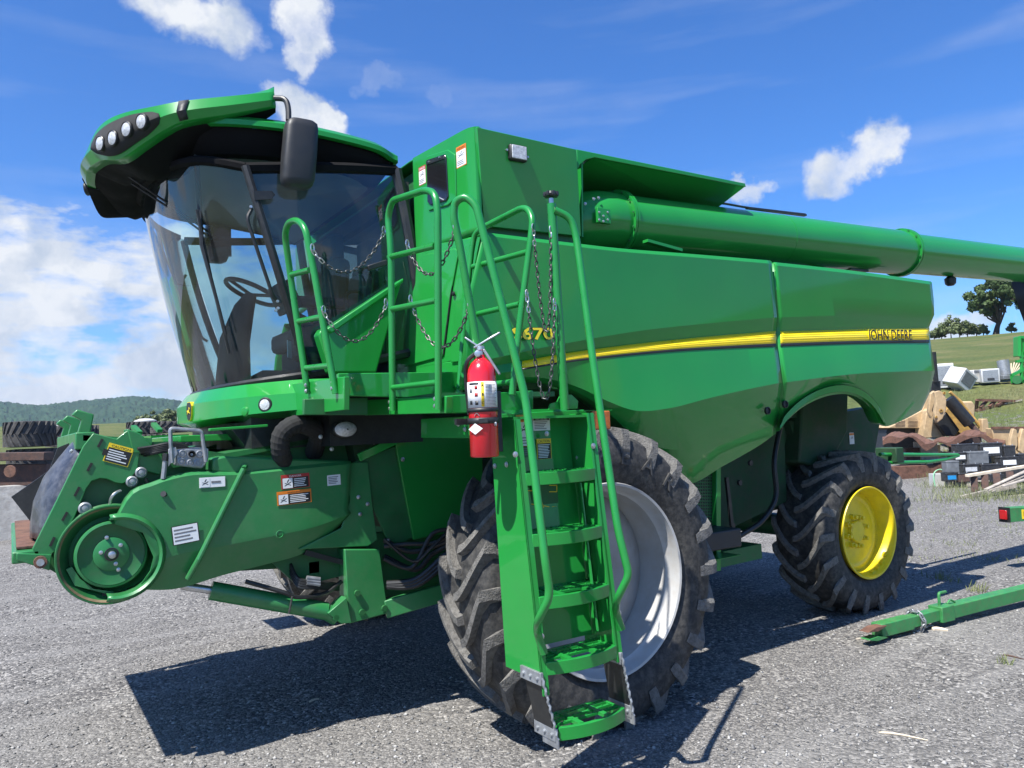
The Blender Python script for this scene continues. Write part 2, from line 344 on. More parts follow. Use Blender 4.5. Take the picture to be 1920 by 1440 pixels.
def sticker(parent, c, u, v, w, h, base='stickerwhite', head=None, headcol='orange', headtxt='stickerblack', lines=5, pict=False, border=None, body=None, twocol=False, name='sticker'):
    """thin printed plate: c centre, u/v its right and up directions"""
    u = V(u).normalized(); v = V(v).normalized(); n = u.cross(v).normalized(); c = V(c); v = n.cross(u)
    b = MB(); b.box(c, (w/2, h/2, .0012), (u, v, n)); o = b.build(name, border or base, parent)
    k = .0014; iw, ih = w*.93, h*.93
    if border or body: MB().box(c+n*k, (iw/2, ih/2, .0006), (u, v, n)).build('print_field', body or base, o)
    top = ih/2
    if head:
        hh = ih*.2; MB().box(c+n*(k+.0006)+v*(ih/2-hh/2), (iw/2, hh/2, .0004), (u, v, n)).build('print_header', headcol, o)
        lettering('lettering', head, hh*.95, frame(c+n*(k+.0014)+v*(ih/2-hh/2), u, v, n), headtxt, o, sx=min(1.2, iw*.85/(len(head)*hh*.6)), extrude=.0002); top -= hh
    x0 = -iw/2
    if pict:
        pw = min(iw*.42, (top+ih/2)*1.0) if twocol else iw; ph = (top+ih/2) if twocol else (top+ih/2)*.55
        pc = c+n*(k+.0006)+u*(x0+pw/2)+v*(top-ph/2)
        MB().box(pc, (pw*.47, ph*.47, .0004), (u, v, n)).build('print_picture', 'stickerwhite', o)
        q = MB(); pc2 = pc+n*.0006
        q.beam(pc2-u*pw*.3-v*ph*.25, pc2+u*pw*.32+v*ph*.1, ph*.07, .0005, n).beam(pc2-u*pw*.28+v*ph*.02, pc2+u*pw*.3-v*ph*.22, ph*.06, .0005, n).beam(pc2-u*pw*.05+v*ph*.05, pc2+u*pw*.12+v*ph*.34, ph*.09, .0005, n)
        q.build('print_figure', 'stickerblack', o)
        if twocol: x0 += pw
        else: top -= ph
    ink = 'stickerwhite' if (body or base) == 'stickerblack' else 'printgrey'
    if lines:
        q = MB(); lh = (top+ih/2)/(lines+1)
        for i in range(lines):
            l = (iw/2-x0)*rnd.uniform(.6, .9); y = top-lh*(i+1)
            q.box(c+n*(k+.0009)+u*(x0+iw*.05+l/2)+v*y, (l/2, lh*.22, .0003), (u, v, n))
        q.build('print_lines', ink, o)
    return o
# ================================================================== ground, hills
def smooth01(t): t = min(1, max(0, t)); return t*t*(3-2*t)
def terr(x, y):
    dx, dy = x-CAM.x, y-CAM.y; r = math.hypot(dx, dy); az = math.degrees(math.atan2(dx, dy))
    q = max(0, min(r, 175)-30); zl = .020*q + .00018*q*q - max(0, r-175)*.03
    zr = 2.7*smooth01((r-22)/14) + max(0, min(r, 118)-34)*.106 - max(0, r-118)*.05
    w_ = smooth01((az-34)/18)*smooth01((150-az)/40) if az > 0 else 0
    lw = smooth01((az+75)/30) if az < 0 else 1
    return (zl*lw*(1-w_) + zr*w_)
def ground_mat():
    m = bpy.data.materials.new('ground'); m.use_nodes = True; nt = m.node_tree; b = bsdf(m); L = nt.links.new
    g = nn(nt, 'ShaderNodeNewGeometry'); pos = g.outputs['Position']
    vo = nn(nt, 'ShaderNodeTexVoronoi'); vo.inputs['Scale'].default_value = 50; L(pos, vo.inputs['Vector'])
    vo2 = nn(nt, 'ShaderNodeTexVoronoi'); vo2.inputs['Scale'].default_value = 105; L(pos, vo2.inputs['Vector'])
    s1 = nn(nt, 'ShaderNodeSeparateColor'); L(vo.outputs['Color'], s1.inputs[0]); s2 = nn(nt, 'ShaderNodeSeparateColor'); L(vo2.outputs['Color'], s2.inputs[0])
    stone = ramp(nt, s1.outputs[0], [(0, (0.038, 0.038, 0.039)), (.35, (0.096, 0.093, 0.092)), (.62, (0.166, 0.158, 0.148)), (.85, (0.268, 0.254, 0.234)), (1, (0.460, 0.440, 0.409))])
    grit = ramp(nt, s2.outputs[0], [(0, (0.051, 0.050, 0.051)), (.55, (0.140, 0.135, 0.127)), (.85, (0.243, 0.229, 0.213)), (1, (0.421, 0.403, 0.373))])
    big = nn(nt, 'ShaderNodeTexNoise'); big.inputs['Scale'].default_value = .8; big.inputs['Detail'].default_value = 7; big.inputs['Roughness'].default_value = .62; L(pos, big.inputs['Vector'])
    m1 = nn(nt, 'ShaderNodeMix', data_type='RGBA'); L(ramp(nt, big.outputs[0], [(.42, .15), (.62, .85)]), m1.inputs[0]); L(stone, m1.inputs[6]); L(grit, m1.inputs[7])
    # paler packed dust in patches
    n3 = nn(nt, 'ShaderNodeTexNoise'); n3.inputs['Scale'].default_value = .45; n3.inputs['Detail'].default_value = 6; n3.inputs['Distortion'].default_value = .6; L(pos, n3.inputs['Vector'])
    m2 = nn(nt, 'ShaderNodeMix', data_type='RGBA'); L(ramp(nt, n3.outputs[0], [(.48, 0), (.68, .38)]), m2.inputs[0]); L(m1.outputs[2], m2.inputs[6]); m2.inputs[7].default_value = (.25, .242, .228, 1)
    # old wheel tracks: long streaks of fines
    mpt = nn(nt, 'ShaderNodeMapping'); mpt.inputs['Rotation'].default_value = (0, 0, .35); mpt.inputs['Scale'].default_value = (.35, 2.6, 1); L(pos, mpt.inputs[0])
    nt_ = nn(nt, 'ShaderNodeTexNoise'); nt_.inputs['Scale'].default_value = 1.4; nt_.inputs['Detail'].default_value = 5; L(mpt.outputs[0], nt_.inputs['Vector'])
    m2b = nn(nt, 'ShaderNodeMix', data_type='RGBA'); L(ramp(nt, nt_.outputs[0], [(.52, 0), (.66, .32)]), m2b.inputs[0]); L(m2.outputs[2], m2b.inputs[6]); m2b.inputs[7].default_value = (.27, .262, .25, 1); m2 = m2b
    # grass beyond the yard
    n4 = nn(nt, 'ShaderNodeTexNoise'); n4.inputs['Scale'].default_value = .22; n4.inputs['Detail'].default_value = 8; L(pos, n4.inputs['Vector'])
    n5 = nn(nt, 'ShaderNodeTexNoise'); n5.inputs['Scale'].default_value = 5.5; n5.inputs['Detail'].default_value = 8; n5.inputs['Roughness'].default_value = .75; L(pos, n5.inputs['Vector'])
    ga = ramp(nt, n4.outputs[0], [(.35, (.075, .105, .03)), (.55, (.118, .13, .042)), (.7, (.16, .152, .068))])
    gb = ramp(nt, n5.outputs[0], [(.35, .55), (.65, 1.25)])
    gm = nn(nt, 'ShaderNodeMix', data_type='RGBA', blend_type='MULTIPLY'); gm.inputs[0].default_value = 1; L(ga, gm.inputs[6]); L(gb, gm.inputs[7])
    at = nn(nt, 'ShaderNodeAttribute', attribute_name='grass'); jn = nn(nt, 'ShaderNodeMath', operation='ADD'); L(at.outputs['Fac'], jn.inputs[0])
    nj = nn(nt, 'ShaderNodeMath', operation='MULTIPLY_ADD'); L(n5.outputs[0], nj.inputs[0]); nj.inputs[1].default_value = 1.5; nj.inputs[2].default_value = -.75; L(nj.outputs[0], jn.inputs[1])
    m3 = nn(nt, 'ShaderNodeMix', data_type='RGBA'); L(ramp(nt, jn.outputs[0], [(.42, 0), (.6, 1)]), m3.inputs[0]); L(m2.outputs[2], m3.inputs[6]); L(gm.outputs[2], m3.inputs[7])
    L(m3.outputs[2], b.inputs['Base Color']); b.inputs['Roughness'].default_value = .92; b.inputs['Specular IOR Level'].default_value = .25
    hgt = nn(nt, 'ShaderNodeMath', operation='MULTIPLY_ADD'); L(vo.outputs['Distance'], hgt.inputs[0]); hgt.inputs[1].default_value = -1; 
    h2 = nn(nt, 'ShaderNodeMath', operation='MULTIPLY'); L(vo2.outputs['Distance'], h2.inputs[0]); h2.inputs[1].default_value = -.5; L(h2.outputs[0], hgt.inputs[2])
    bp = nn(nt, 'ShaderNodeBump'); bp.inputs['Strength'].default_value = .8; bp.inputs['Distance'].default_value = .012; L(hgt.outputs[0], bp.inputs['Height']); L(bp.outputs[0], b.inputs['Normal'])
    return m
MATS['ground'] = ground_mat()
NA, NR = 240, 90
rad = [0.0] + [0.4*(2600/0.4)**(k/(NR-1)) for k in range(NR)]
vs = []; grass = []
for i, r in enumerate(rad):
    for k in range(NA):
        a = 2*math.pi*k/NA; x = CAM.x+math.sin(a)*r; y = CAM.y+math.cos(a)*r
        vs.append((x, y, terr(x, y))); azd = math.degrees(a); azd = azd-360 if azd > 180 else azd
        w_ = smooth01((azd-34)/18)
        lim = 52*(1-w_)+27*w_; grass.append(min(1, max(0, (r-lim*.72)/(lim*.6))))
fs = [(i*NA+k, i*NA+(k+1) % NA, (i+1)*NA+(k+1) % NA, (i+1)*NA+k) for i in range(len(rad)-1) for k in range(NA)]
g = MB(); g.v = [V(p) for p in vs]; g.f = fs
go = g.build('ground', 'ground', smooth=60, fix=False, kind='structure')
at = go.data.attributes.new('grass', 'FLOAT', 'POINT'); at.data.foreach_set('value', grass)
if go.data.polygons[NA*10].normal.z < 0: go.data.flip_normals()
# loose stones on the yard (one mass)
rs = np.random.RandomState(3); N = 26000
az = np.radians(rs.uniform(-4, 72, N)); dist = 2.6+(rs.rand(N)**1.7)*11; cx = CAM.x+np.sin(az)*dist; cy = CAM.y+np.cos(az)*dist
sz = .004+.012*rs.rand(N)**3.5; ico = np.array([(1, 0, 0), (-1, 0, 0), (0, 1, 0), (0, -1, 0), (0, 0, 1), (0, 0, -.5)], float)
tri = np.array([(0, 2, 4), (2, 1, 4), (1, 3, 4), (3, 0, 4), (2, 0, 5), (1, 2, 5), (3, 1, 5), (0, 3, 5)])
def stones(idx, name, m):
    n = len(idx); sc3 = sz[idx, None]*rs.uniform(.6, 1.4, (n, 3)); sc3[:, 2] *= .7; jit = rs.uniform(.75, 1.3, (n, 6, 1)); th = rs.uniform(0, 6.28, n)
    p = ico[None]*jit*sc3[:, None, :]; c, s = np.cos(th)[:, None], np.sin(th)[:, None]
    q = np.stack([p[..., 0]*c-p[..., 1]*s+cx[idx, None], p[..., 0]*s+p[..., 1]*c+cy[idx, None], p[..., 2]+.002], -1).reshape(-1, 3)
    f = (tri[None]+(np.arange(n)*6)[:, None, None]).reshape(-1, 3)
    me = bpy.data.meshes.new(name); me.vertices.add(len(q)); me.vertices.foreach_set('co', q.ravel()); me.loops.add(f.size); me.loops.foreach_set('vertex_index', f.ravel())
    me.polygons.add(len(f)); me.polygons.foreach_set('loop_start', np.arange(len(f))*3); me.update(calc_edges=True); me.validate(); me.materials.append(MATS[m])
    o = bpy.data.objects.new(name, me); col.objects.link(o); o['kind'] = 'stuff'; o['label'] = 'loose %s gravel stones strewn over the yard' % ('pale' if m == 'stone_pale' else 'grey'); o['category'] = 'gravel'
mat('stone_pale', (.34, .33, .31), .9, var=.4, vscale=40); mat('stone_grey', (.15, .148, .145), .9, var=.5, vscale=40)
ii = rs.permutation(N); stones(ii[:9000], 'gravel', 'stone_pale'); stones(ii[9000:], 'gravel', 'stone_grey')

# wooded ridge on the horizon
def forest_mat():
    m = bpy.data.materials.new('forest'); m.use_nodes = True; nt = m.node_tree; b = bsdf(m); L = nt.links.new
    g = nn(nt, 'ShaderNodeNewGeometry'); n = nn(nt, 'ShaderNodeTexNoise'); n.inputs['Scale'].default_value = .035; n.inputs['Detail'].default_value = 9; n.inputs['Roughness'].default_value = .7; L(g.outputs['Position'], n.inputs['Vector'])
    L(ramp(nt, n.outputs[0], [(.35, (.016, .036, .024)), (.52, (.026, .056, .032)), (.7, (.048, .085, .045))]), b.inputs['Base Color']); b.inputs['Roughness'].default_value = 1
    b.inputs['Specular IOR Level'].default_value = 0
    return m
MATS['forest'] = forest_mat()
ridge = [(-700, 775), (-420, 752), (-200, 766), (0, 758), (40, 761), (75, 764), (146, 757), (195, 752), (240, 748), (281, 749), (325, 753), (354, 760), (470, 776), (640, 772), (800, 782), (1000, 778), (1300, 760), (1700, 735)]
NU, NV = 520, 64; rows = []
for j in range(NV):
    t = j/(NV-1); row = []
    for k in range(NU):
        u = -700 + 2400*k/(NU-1); i = max(q for q in range(len(ridge)-1) if ridge[q][0] <= u); a, b_ = ridge[i], ridge[i+1]; v = a[1]+(b_[1]-a[1])*(u-a[0])/(b_[0]-a[0])
        dep = 1500; top = D(u, v, dep); d2 = V((top.x-CAM.x, top.y-CAM.y, 0)); far = d2.length; d2.normalize()
        r = far*(.58+.42*t); nz_ = math.sin(k*.155+j*.62)*math.cos(k*.065-j*.38)
        z = -6+(top.z+6)*(math.sin(t*math.pi/2)**1.15) + nz_*4*math.sin(t*math.pi) + rnd.uniform(-3.2, 3.2)*(.4 if t > .99 else .9)
        row.append(V((CAM.x+d2.x*r, CAM.y+d2.y*r, z)))
    rows.append(row)
MB().sheet(rows).build('hill', 'forest', smooth=20, kind='structure')

# ================================================================== foliage helper
def leaf_mat(name, a, b2):
    m = bpy.data.materials.new(name); m.use_nodes = True; nt = m.node_tree; b = bsdf(m); L = nt.links.new
    g = nn(nt, 'ShaderNodeNewGeometry'); n = nn(nt, 'ShaderNodeTexNoise'); n.inputs['Scale'].default_value = 1.3; n.inputs['Detail'].default_value = 3; L(g.outputs['Position'], n.inputs['Vector'])
    ad = nn(nt, 'ShaderNodeMath', operation='MULTIPLY_ADD'); L(g.outputs['Random Per Island'], ad.inputs[0]); ad.inputs[1].default_value = .35; L(n.outputs[0], ad.inputs[2])
    L(ramp(nt, ad.outputs[0], [(.4, a), (.95, b2)]), b.inputs['Base Color']); b.inputs['Roughness'].default_value = .6; b.inputs['Specular IOR Level'].default_value = .3
    MATS[name] = m
leaf_mat('leaf_oak', (.03, .058, .018), (.085, .13, .04)); leaf_mat('leaf_bush', (.07, .10, .035), (.15, .18, .08)); leaf_mat('leaf_weed', (.11, .14, .05), (.24, .25, .12))
def leaves(clumps, n, size, seed):
    r = np.random.RandomState(seed); c = np.array([q[:3] for q in clumps]); ra = np.array([q[3] for q in clumps]); wgt = ra**2; idx = r.choice(len(c), n, p=wgt/wgt.sum())
    d = r.normal(size=(n, 3)); d /= np.linalg.norm(d, axis=1)[:, None]; p = c[idx]+d*(ra[idx]*(.35+.65*r.rand(n)**.5))[:, None]*np.array([1, 1, .8])
    a = r.normal(size=(n, 3)); a /= np.linalg.norm(a, axis=1)[:, None]; b = np.cross(a, d); b /= np.linalg.norm(b, axis=1)[:, None]+1e-9
    s = size*(.6+.8*r.rand(n))[:, None]; q = np.stack([p-a*s, p-b*s*.6, p+a*s, p+b*s*.6], 1).reshape(-1, 3)
    m = MB(); m.v = [V(t) for t in q]; m.f = [(4*i, 4*i+1, 4*i+2, 4*i+3) for i in range(n)]; return m
def tree(name, label, base, h, crown, seed, leaf='leaf_oak', n=5000, size=.16, group=None, trunk_r=.22, cat='tree', lean=0):
    """crown: list of (dx, dy, dz, r) clumps in units of h"""
    t = thing(name, label, cat, base, group); base = V(base); r = random.Random(seed)
    cl = [(base.x+a*h, base.y+b*h, base.z+c*h, d*h) for a, b, c, d in crown]
    m = MB(); fork = base+V((lean*h*.1, 0, h*.22)); m.tube([base-V((0, 0, .2)), base+V((lean*h*.04, 0, h*.1)), fork], [trunk_r*1.35, trunk_r, trunk_r*.85], 9)
    for c in cl:
        e = V(c[:3]); mid = fork.lerp(e, .5)+V((r.uniform(-.04, .04)*h, r.uniform(-.04, .04)*h, -.03*h)); m.tube([fork-V((0, 0, .05*h)), mid, e], [trunk_r*.55, trunk_r*.33, trunk_r*.1], 6)
        for q in range(3): m.tube([mid.lerp(e, .5), e+V((r.uniform(-1, 1), r.uniform(-1, 1), r.uniform(-.4, 1)))*c[3]*.7], [trunk_r*.18, trunk_r*.04], 5)
    m.build('trunk', 'bark', t)
    sub = []
    for c in cl:
        for q in range(7):
            v = V((r.gauss(0, 1), r.gauss(0, 1), r.gauss(0, .8))).normalized()*c[3]*.7; sub.append((c[0]+v.x, c[1]+v.y, c[2]+v.z, c[3]*r.uniform(.3, .5)))
    leaves(sub, n, size, seed).build('crown', leaf, t, smooth=0, fix=False); return t
# ================================================================== combine harvester
H = thing('combine_harvester', 'large green combine harvester with yellow side stripe, dark glass cab and folded unloading auger', 'combine', (1.3, 2.0, 0))
CY = 2.0
def mir(p): return V((p[0], 2*CY-p[1], p[2]))
MIRROR = Matrix(((1, 0, 0, 0), (0, -1, 0, 2*CY), (0, 0, 1, 0), (0, 0, 0, 1)))
def mirrored(o, parent=None):
    c = o.copy(); col.objects.link(c); p = parent or o.parent; c.parent = p; c.matrix_parent_inverse = world_of(p).inverted(); c.matrix_basis = MIRROR
    for ch in o.children:
        d = ch.copy(); col.objects.link(d); d.parent = c; d.matrix_parent_inverse = Matrix(); d.matrix_basis = ch.matrix_parent_inverse @ ch.matrix_basis
    return c
def prow(pts, n, u0=None, u1=None, dy=0):
    """a row of panel points from surveyed (u, v, y) stations, even along u"""
    S = spline([V(p) for p in pts], 240); u0 = pts[0][0] if u0 is None else u0; u1 = pts[-1][0] if u1 is None else u1; o = []; i = 0
    for k in range(n):
        u = u0+(u1-u0)*k/(n-1)
        while i < len(S)-2 and S[i+1].x < u: i += 1
        f = (u-S[i].x)/max(1e-6, S[i+1].x-S[i].x); q = S[i].lerp(S[i+1], min(1, max(0, f))); o.append(Y(u, q.y, q.z+dy))
    return o
# ---------------- wheels
def wheel(cx, yo, cz, R, W, rr, nl, lug_w, lug_h, sweep, name, label, rimkind, letters=None):
    """near-side wheel: yo = outer rim flange plane, W = tyre width, tyre runs from yo inward (+y)"""
    t = MB(); yc = yo+W*.5-.012; root = MB()
    c = V((cx, yc, cz)); hw = W/2; Rb = R-lug_h
    prof = [(rr*.985, -hw*.80), (rr+.012, -hw*.86), (rr+(Rb-rr)*.18, -hw*.965), (rr+(Rb-rr)*.42, -hw*1.03), (rr+(Rb-rr)*.66, -hw*1.01), (rr+(Rb-rr)*.86, -hw*.94), (Rb-.012, -hw*.80), (Rb, -hw*.5), (Rb+.004, 0)]
    prof = prof+[(a, -b) for a, b in prof[-2::-1]]
    tm = MB(); tm.lathe(prof, c, (0, 1, 0), 96, cap=False)
    lg = MB(); ns = 6
    for side in (-1, 1):
        for k in range(nl):
            th0 = 2*math.pi*(k+(.5 if side > 0 else 0))/nl; secs = []
            st = []
            for i in range(ns+1):
                q = i/ns; yy = side*(-.035*hw+q*hw*.99*1.0); th = th0-sweep*(q**1.6); wd = lug_w*(.80+.28*q); top = R-.018*q*q; st.append((yy, th, wd, top, Rb-.02-.05*q*q*q))
            st.append((side*hw*1.035, th0-sweep*1.03, lug_w*1.0, R-.075, R-.15)); st.append((side*hw*1.045, th0-sweep*1.04, lug_w*.9, R-.15, R-.19))
            vs = []
            for (yy, th, wd, top, bot) in st:
                for (r, da) in ((bot, -wd*.62/R), (top, -wd*.42/R), (top, wd*.42/R), (bot, wd*.62/R)):
                    vs.append(c+V((math.cos(th+da)*r, yy, math.sin(th+da)*r)))
            m_ = len(st); f = []
            for i in range(m_-1):
                for a in range(3): f.append((i*4+a, i*4+a+1, i*4+4+a+1, i*4+4+a))
            f += [(0, 1, 2, 3), tuple(range(m_*4-1, m_*4-5, -1))]; lg.add(vs, f)
    rim = MB(); d0 = -hw*.80
    wroot = None
    if rimkind == 'white':
        prof = [(rr-.012, .03), (rr+.006, -.004), (rr+.002, -.014), (rr-.012, -.010), (rr-.022, .012), (rr-.028, .05), (rr-.05, .075), (rr-.055, .34), (rr-.07, .36), (rr-.14, .37)]
        P = [(a, b) for a, b in prof]; rim.lathe(P, V((cx, yo, cz)), (0, 1, 0), 72, closed=False); rim.f = [f for f in rim.f if len(f) == 4]
        wroot = rim.build(name, 'rim_white', H, smooth=40, label=label)
        MB().lathe([(rr+.0075, .008), (rr+.0085, -.004), (rr+.003, -.0165), (rr-.013, -.0125)], V((cx, yo, cz)), (0, 1, 0), 72).build('rim_flange', 'rim_edge', wroot) if False else None
        dk = MB(); dk.lathe([(rr-.055, .30), (rr-.07, .285), (rr-.16, .25), (rr-.2, .245), (.19, .30), (.17, .22), (.0, .215)], V((cx, yo, cz)), (0, 1, 0), 56); dk.build('rim_disc', 'rim_grey', wroot, smooth=30)
        for k in range(10):
            a = 2*math.pi*k/10; MB().lathe([(.018, 0), (.018, -.028), (.012, -.034), (.0, -.034)], V((cx+.13*math.cos(a), yo+.225, cz+.13*math.sin(a))), (0, 1, 0), 8).build('wheel_nut', 'galv', wroot)
    else:
        prof = [(rr-.012, .03), (rr+.004, -.004), (rr, -.012), (rr-.012, -.010), (rr-.02, .012), (rr-.026, .045), (rr-.045, .075), (rr-.048, .15), (rr-.065, .165), (rr-.085, .17)]
        rim.lathe(prof, V((cx, yo, cz)), (0, 1, 0), 64); rim.f = [f for f in rim.f if len(f) == 4]
        wroot = rim.build(name, 'yellow', H, smooth=40, label=label)
        dk = MB(); dk.lathe([(rr-.05, .150), (rr-.07, .148), (rr-.09, .142), (rr-.12, .15), (.16, .175), (.155, .16), (.12, .16), (0, .16)], V((cx, yo, cz)), (0, 1, 0), 56); dk.build('rim_disc', 'yellow', wroot, smooth=30)
        MB().lathe([(.098, .16), (.098, .115), (.09, .105), (0, .1)], V((cx, yo, cz)), (0, 1, 0), 32).build('hub', 'yellow', wroot)
        for k in range(8):
            a = 2*math.pi*(k+.3)/8; MB().lathe([(.024, .17), (.024, .115), (.017, .112), (.017, .088), (.0, .085)], V((cx+.135*math.cos(a), yo, cz+.135*math.sin(a))), (0, 1, 0), 8).build('wheel_nut', 'yellow', wroot, smooth=0)
        for k in range(4):
            a = R_(-78+k*13); MB().box(V((cx+(rr-.03)*math.cos(a), yo+.06, cz+(rr-.03)*math.sin(a))), (.012, .028, .022), (V((math.cos(a), 0, math.sin(a))), V((0, 1, 0)), V((-math.sin(a), 0, math.cos(a))))).build('rim_lug', 'yellow', wroot)
    to = tm.build('tyre', 'rubber', wroot, smooth=50)
    lg.build('tread', 'rubber_lug', wroot, smooth=25)
    if letters:
        rl = rr+(Rb-rr)*.52
        for k, ch in enumerate(letters):
            a = R_(157-15.6*k); e_r = V((math.cos(a), 0, math.sin(a))); e_u = V((math.sin(a), 0, -math.cos(a)))
            lettering('sidewall_letter', ch, .135, frame(c+e_r*rl+V((0, -hw*1.033, 0)), e_u, e_r, V((0, -1, 0))), 'rubber_letter', wroot, sx=1.05, extrude=.007)
    return wroot
WF = wheel(0, 0, .856, .905, .49, .559, 22, .068, .045, .33, 'front_wheel', 'white front wheel with a worn black tractor tyre', 'white', 'GOODYEAR')
mirrored(WF)
WR = wheel(3.5, .59, .701, .735, .52, .405, 18, .068, .042, .38, 'rear_wheel', 'yellow rear wheel with a dusty lugged tyre', 'yellow')
mirrored(WR)
# ---------------- long side panels
n = 72
P_top = [(905, 437, .135), (1080, 458, .11), (1170, 468, .105), (1300, 478, .102), (1446, 490, .102)]
P_mid = [(880, 545, .14), (1050, 545, .118), (1250, 545, .112), (1452, 545, .112)]
P_A = [(866, 684, .16), (917, 673, .14), (1052, 645, .13), (1200, 620, .125), (1330, 606, .125), (1456, 595, .125)]
P_B = [(864, 698, .185), (977, 677, .175), (1094, 657, .165), (1271, 636, .16), (1454, 620, .16)]
P_S = [(863, 708, .18), (977, 694, .152), (1094, 676, .135), (1271, 659, .125), (1456, 650, .122)]
P_C = [(862, 714, .19), (980, 706, .18), (1040, 712, .165), (1090, 728, .15), (1140, 752, .12), (1195, 770, .10), (1260, 764, .098), (1330, 746, .098), (1400, 730, .098), (1465, 717, .098)]
P_D = [(862, 722, .20), (980, 711, .2), (1040, 718, .2), (1090, 738, .19), (1135, 768, .18), (1185, 812, .22), (1235, 838, .26), (1290, 840, .27), (1370, 812, .25), (1460, 766, .22)]
P_E = [(862, 730, .24), (980, 716, .25), (1040, 724, .25), (1088, 744, .25), (1130, 775, .26), (1180, 822, .32), (1232, 872, .42), (1290, 906, .46), (1357, 872, .43), (1419, 837, .38), (1454, 812, .34)]
fp = MB(); fp.sheet([[p+V((0, .06, -.004)) for p in prow(P_top, n)], [p+V((0, .008, .004)) for p in prow(P_top, n)], prow([(u, v+5, y-.008) for u, v, y in P_top], n), prow(P_mid, n), prow(P_A, n), prow(P_B, n), prow(P_S, n), prow(P_C, n), prow(P_D, n), prow(P_E, n), [p+V((0, .09, .02)) for p in prow(P_E, n)]])
FP = fp.build('side_panel', 'green', H, smooth=14, solid=.008, label='long front green side panel with creased yellow striped flank')
mirrored(FP)
Q_top = [(1453, 493, .102), (1600, 509, .105), (1747, 529, .125)]
Q_mid = [(1458, 548, .112), (1600, 555, .113), (1750, 562, .132)]
Q_A = [(1462, 595, .125), (1600, 591, .125), (1751, 590, .14)]
Q_B = [(1460, 621, .16), (1600, 617, .16), (1741, 614, .17)]
Q_S = [(1462, 650, .122), (1600, 645, .122), (1744, 643, .14)]
Q_C = [(1471, 717, .098), (1590, 702, .098), (1680, 697, .108), (1752, 695, .14)]
Q_D = [(1466, 764, .20), (1500, 745, .19), (1545, 722, .18), (1590, 718, .18), (1630, 733, .18), (1668, 752, .2), (1700, 752, .22), (1743, 735, .26)]
Q_E = [(1460, 808, .34), (1473, 790, .31), (1504, 763, .26), (1543, 744, .23), (1582, 738, .22), (1613, 747, .23), (1637, 767, .25), (1655, 798, .28), (1690, 788, .34), (1728, 768, .38)]
rp = MB(); n2 = 56
rp.sheet([[p+V((0, .06, -.004)) for p in prow(Q_top, n2)], [p+V((0, .008, .004)) for p in prow(Q_top, n2)], prow([(u, v+5, y-.008) for u, v, y in Q_top], n2), prow(Q_mid, n2), prow(Q_A, n2), prow(Q_B, n2), prow(Q_S, n2), prow(Q_C, n2), prow(Q_D, n2), prow(Q_E, n2), [p+V((0, .10, .025)) for p in prow(Q_E, n2)]])
RP = rp.build('side_panel', 'green', H, smooth=14, solid=.008, label='rear green side panel arched over the yellow wheel')
mirrored(RP)
# panel end returns: seam between the panels, rear face
def edge_strip(rows_pts, dvec, name, m): 
    a = [p for p in rows_pts]; MB().sheet([a, [p+V(dvec) for p in a]]).build(name, m, H, solid=.006)
edge_strip([prow(r, 2)[-1] for r in (P_top, P_mid, P_A, P_B, P_S, P_C, P_D, P_E)], (0, .12, 0), 'panel_edge', 'green')
edge_strip([prow(r, 2)[0] for r in (Q_top, Q_mid, Q_A, Q_B, Q_S, Q_C, Q_D, Q_E)], (0, .12, 0), 'panel_edge', 'green')
edge_strip([prow(r, 2)[-1] for r in (Q_top, Q_mid, Q_A, Q_B, Q_S, Q_C, Q_D, Q_E)], (-.12, .5, 0), 'rear_panel', 'green')
# wheel arch lip, proud of the rear panel
lip = [(1462, 806), (1478, 784), (1506, 759), (1543, 740), (1582, 734), (1615, 743), (1640, 764), (1660, 797)]
lr = []
for dv, yy in ((-13, .175), (-11, .150), (0, .150), (1, .27)):
    lr.append([Y(p.x, p.y+dv*(.55 if i in (0, 1, 22, 23) else 1), yy+abs(i-12)*.004) for i, p in enumerate(spline([(u, v, 0) for u, v in lip], 24))])
AL = MB().sheet(lr).build('arch_lip', 'green', H, smooth=30, solid=.006); mirrored(AL)
# stripe and lettering
def stripe(B, S, f0, f1, u0, u1, m, name, d=-.006, nn_=40):
    rb = prow(B, nn_, u0, u1); rs_ = prow(S, nn_, u0, u1)
    return MB().sheet([[a.lerp(b, f0)+V((0, d, 0)) for a, b in zip(rb, rs_)], [a.lerp(b, f1)+V((0, d, 0)) for a, b in zip(rb, rs_)]]).build(name, m, H, smooth=40, solid=.002)
for B, S, u0, u1 in ((P_B, P_S, 978, 1453), (Q_B, Q_S, 1462, 1741)):
    s = stripe(B, S, .02, .80, u0, u1, 'stripe_yellow', 'yellow_stripe', -.0065)
    stripe(B, S, .80, .99, u0, u1, 'stickerblack', 'black_stripe', -.0065)
    for k in range(5):
        q = stripe(B, S, .13+.135*k, .15+.135*k, u0+1, u1-1, 'stripe_line', 'stripe_line', -.0085); attach(q, s)
a, b = Y(960, 640, .128), Y(1040, 640, .128); up = V((0, -.03, 1))
def sideletters(text, u, v, y, wpx, hpx, front, back, u2=None):
    a = Y(u-wpx/2, v, y); b = Y(u+wpx/2, v, y); c = (a+b)/2; hw = (b-a).length; hh = (Y(u, v-hpx/2, y)-Y(u, v+hpx/2, y)).length
    size = hh/.70; me = text_mesh(text, size); w0 = max(p.co.x for p in me.vertices)-min(p.co.x for p in me.vertices); bpy.data.meshes.remove(me)
    M_ = frame(c, (b-a), (0, 0, 1), V((0, -1, 0)))
    l1 = lettering('lettering', text, size, M_, back, H, sx=hw/w0, extrude=.001, offset=size*(.045 if back == 'stickerblack' else .03))
    lettering('lettering_face', text, size, M_ @ Matrix.Translation((0, 0, .002)), front, l1, sx=hw/w0, extrude=.0012, offset=size*(.022 if back == 'stickerblack' else .004))
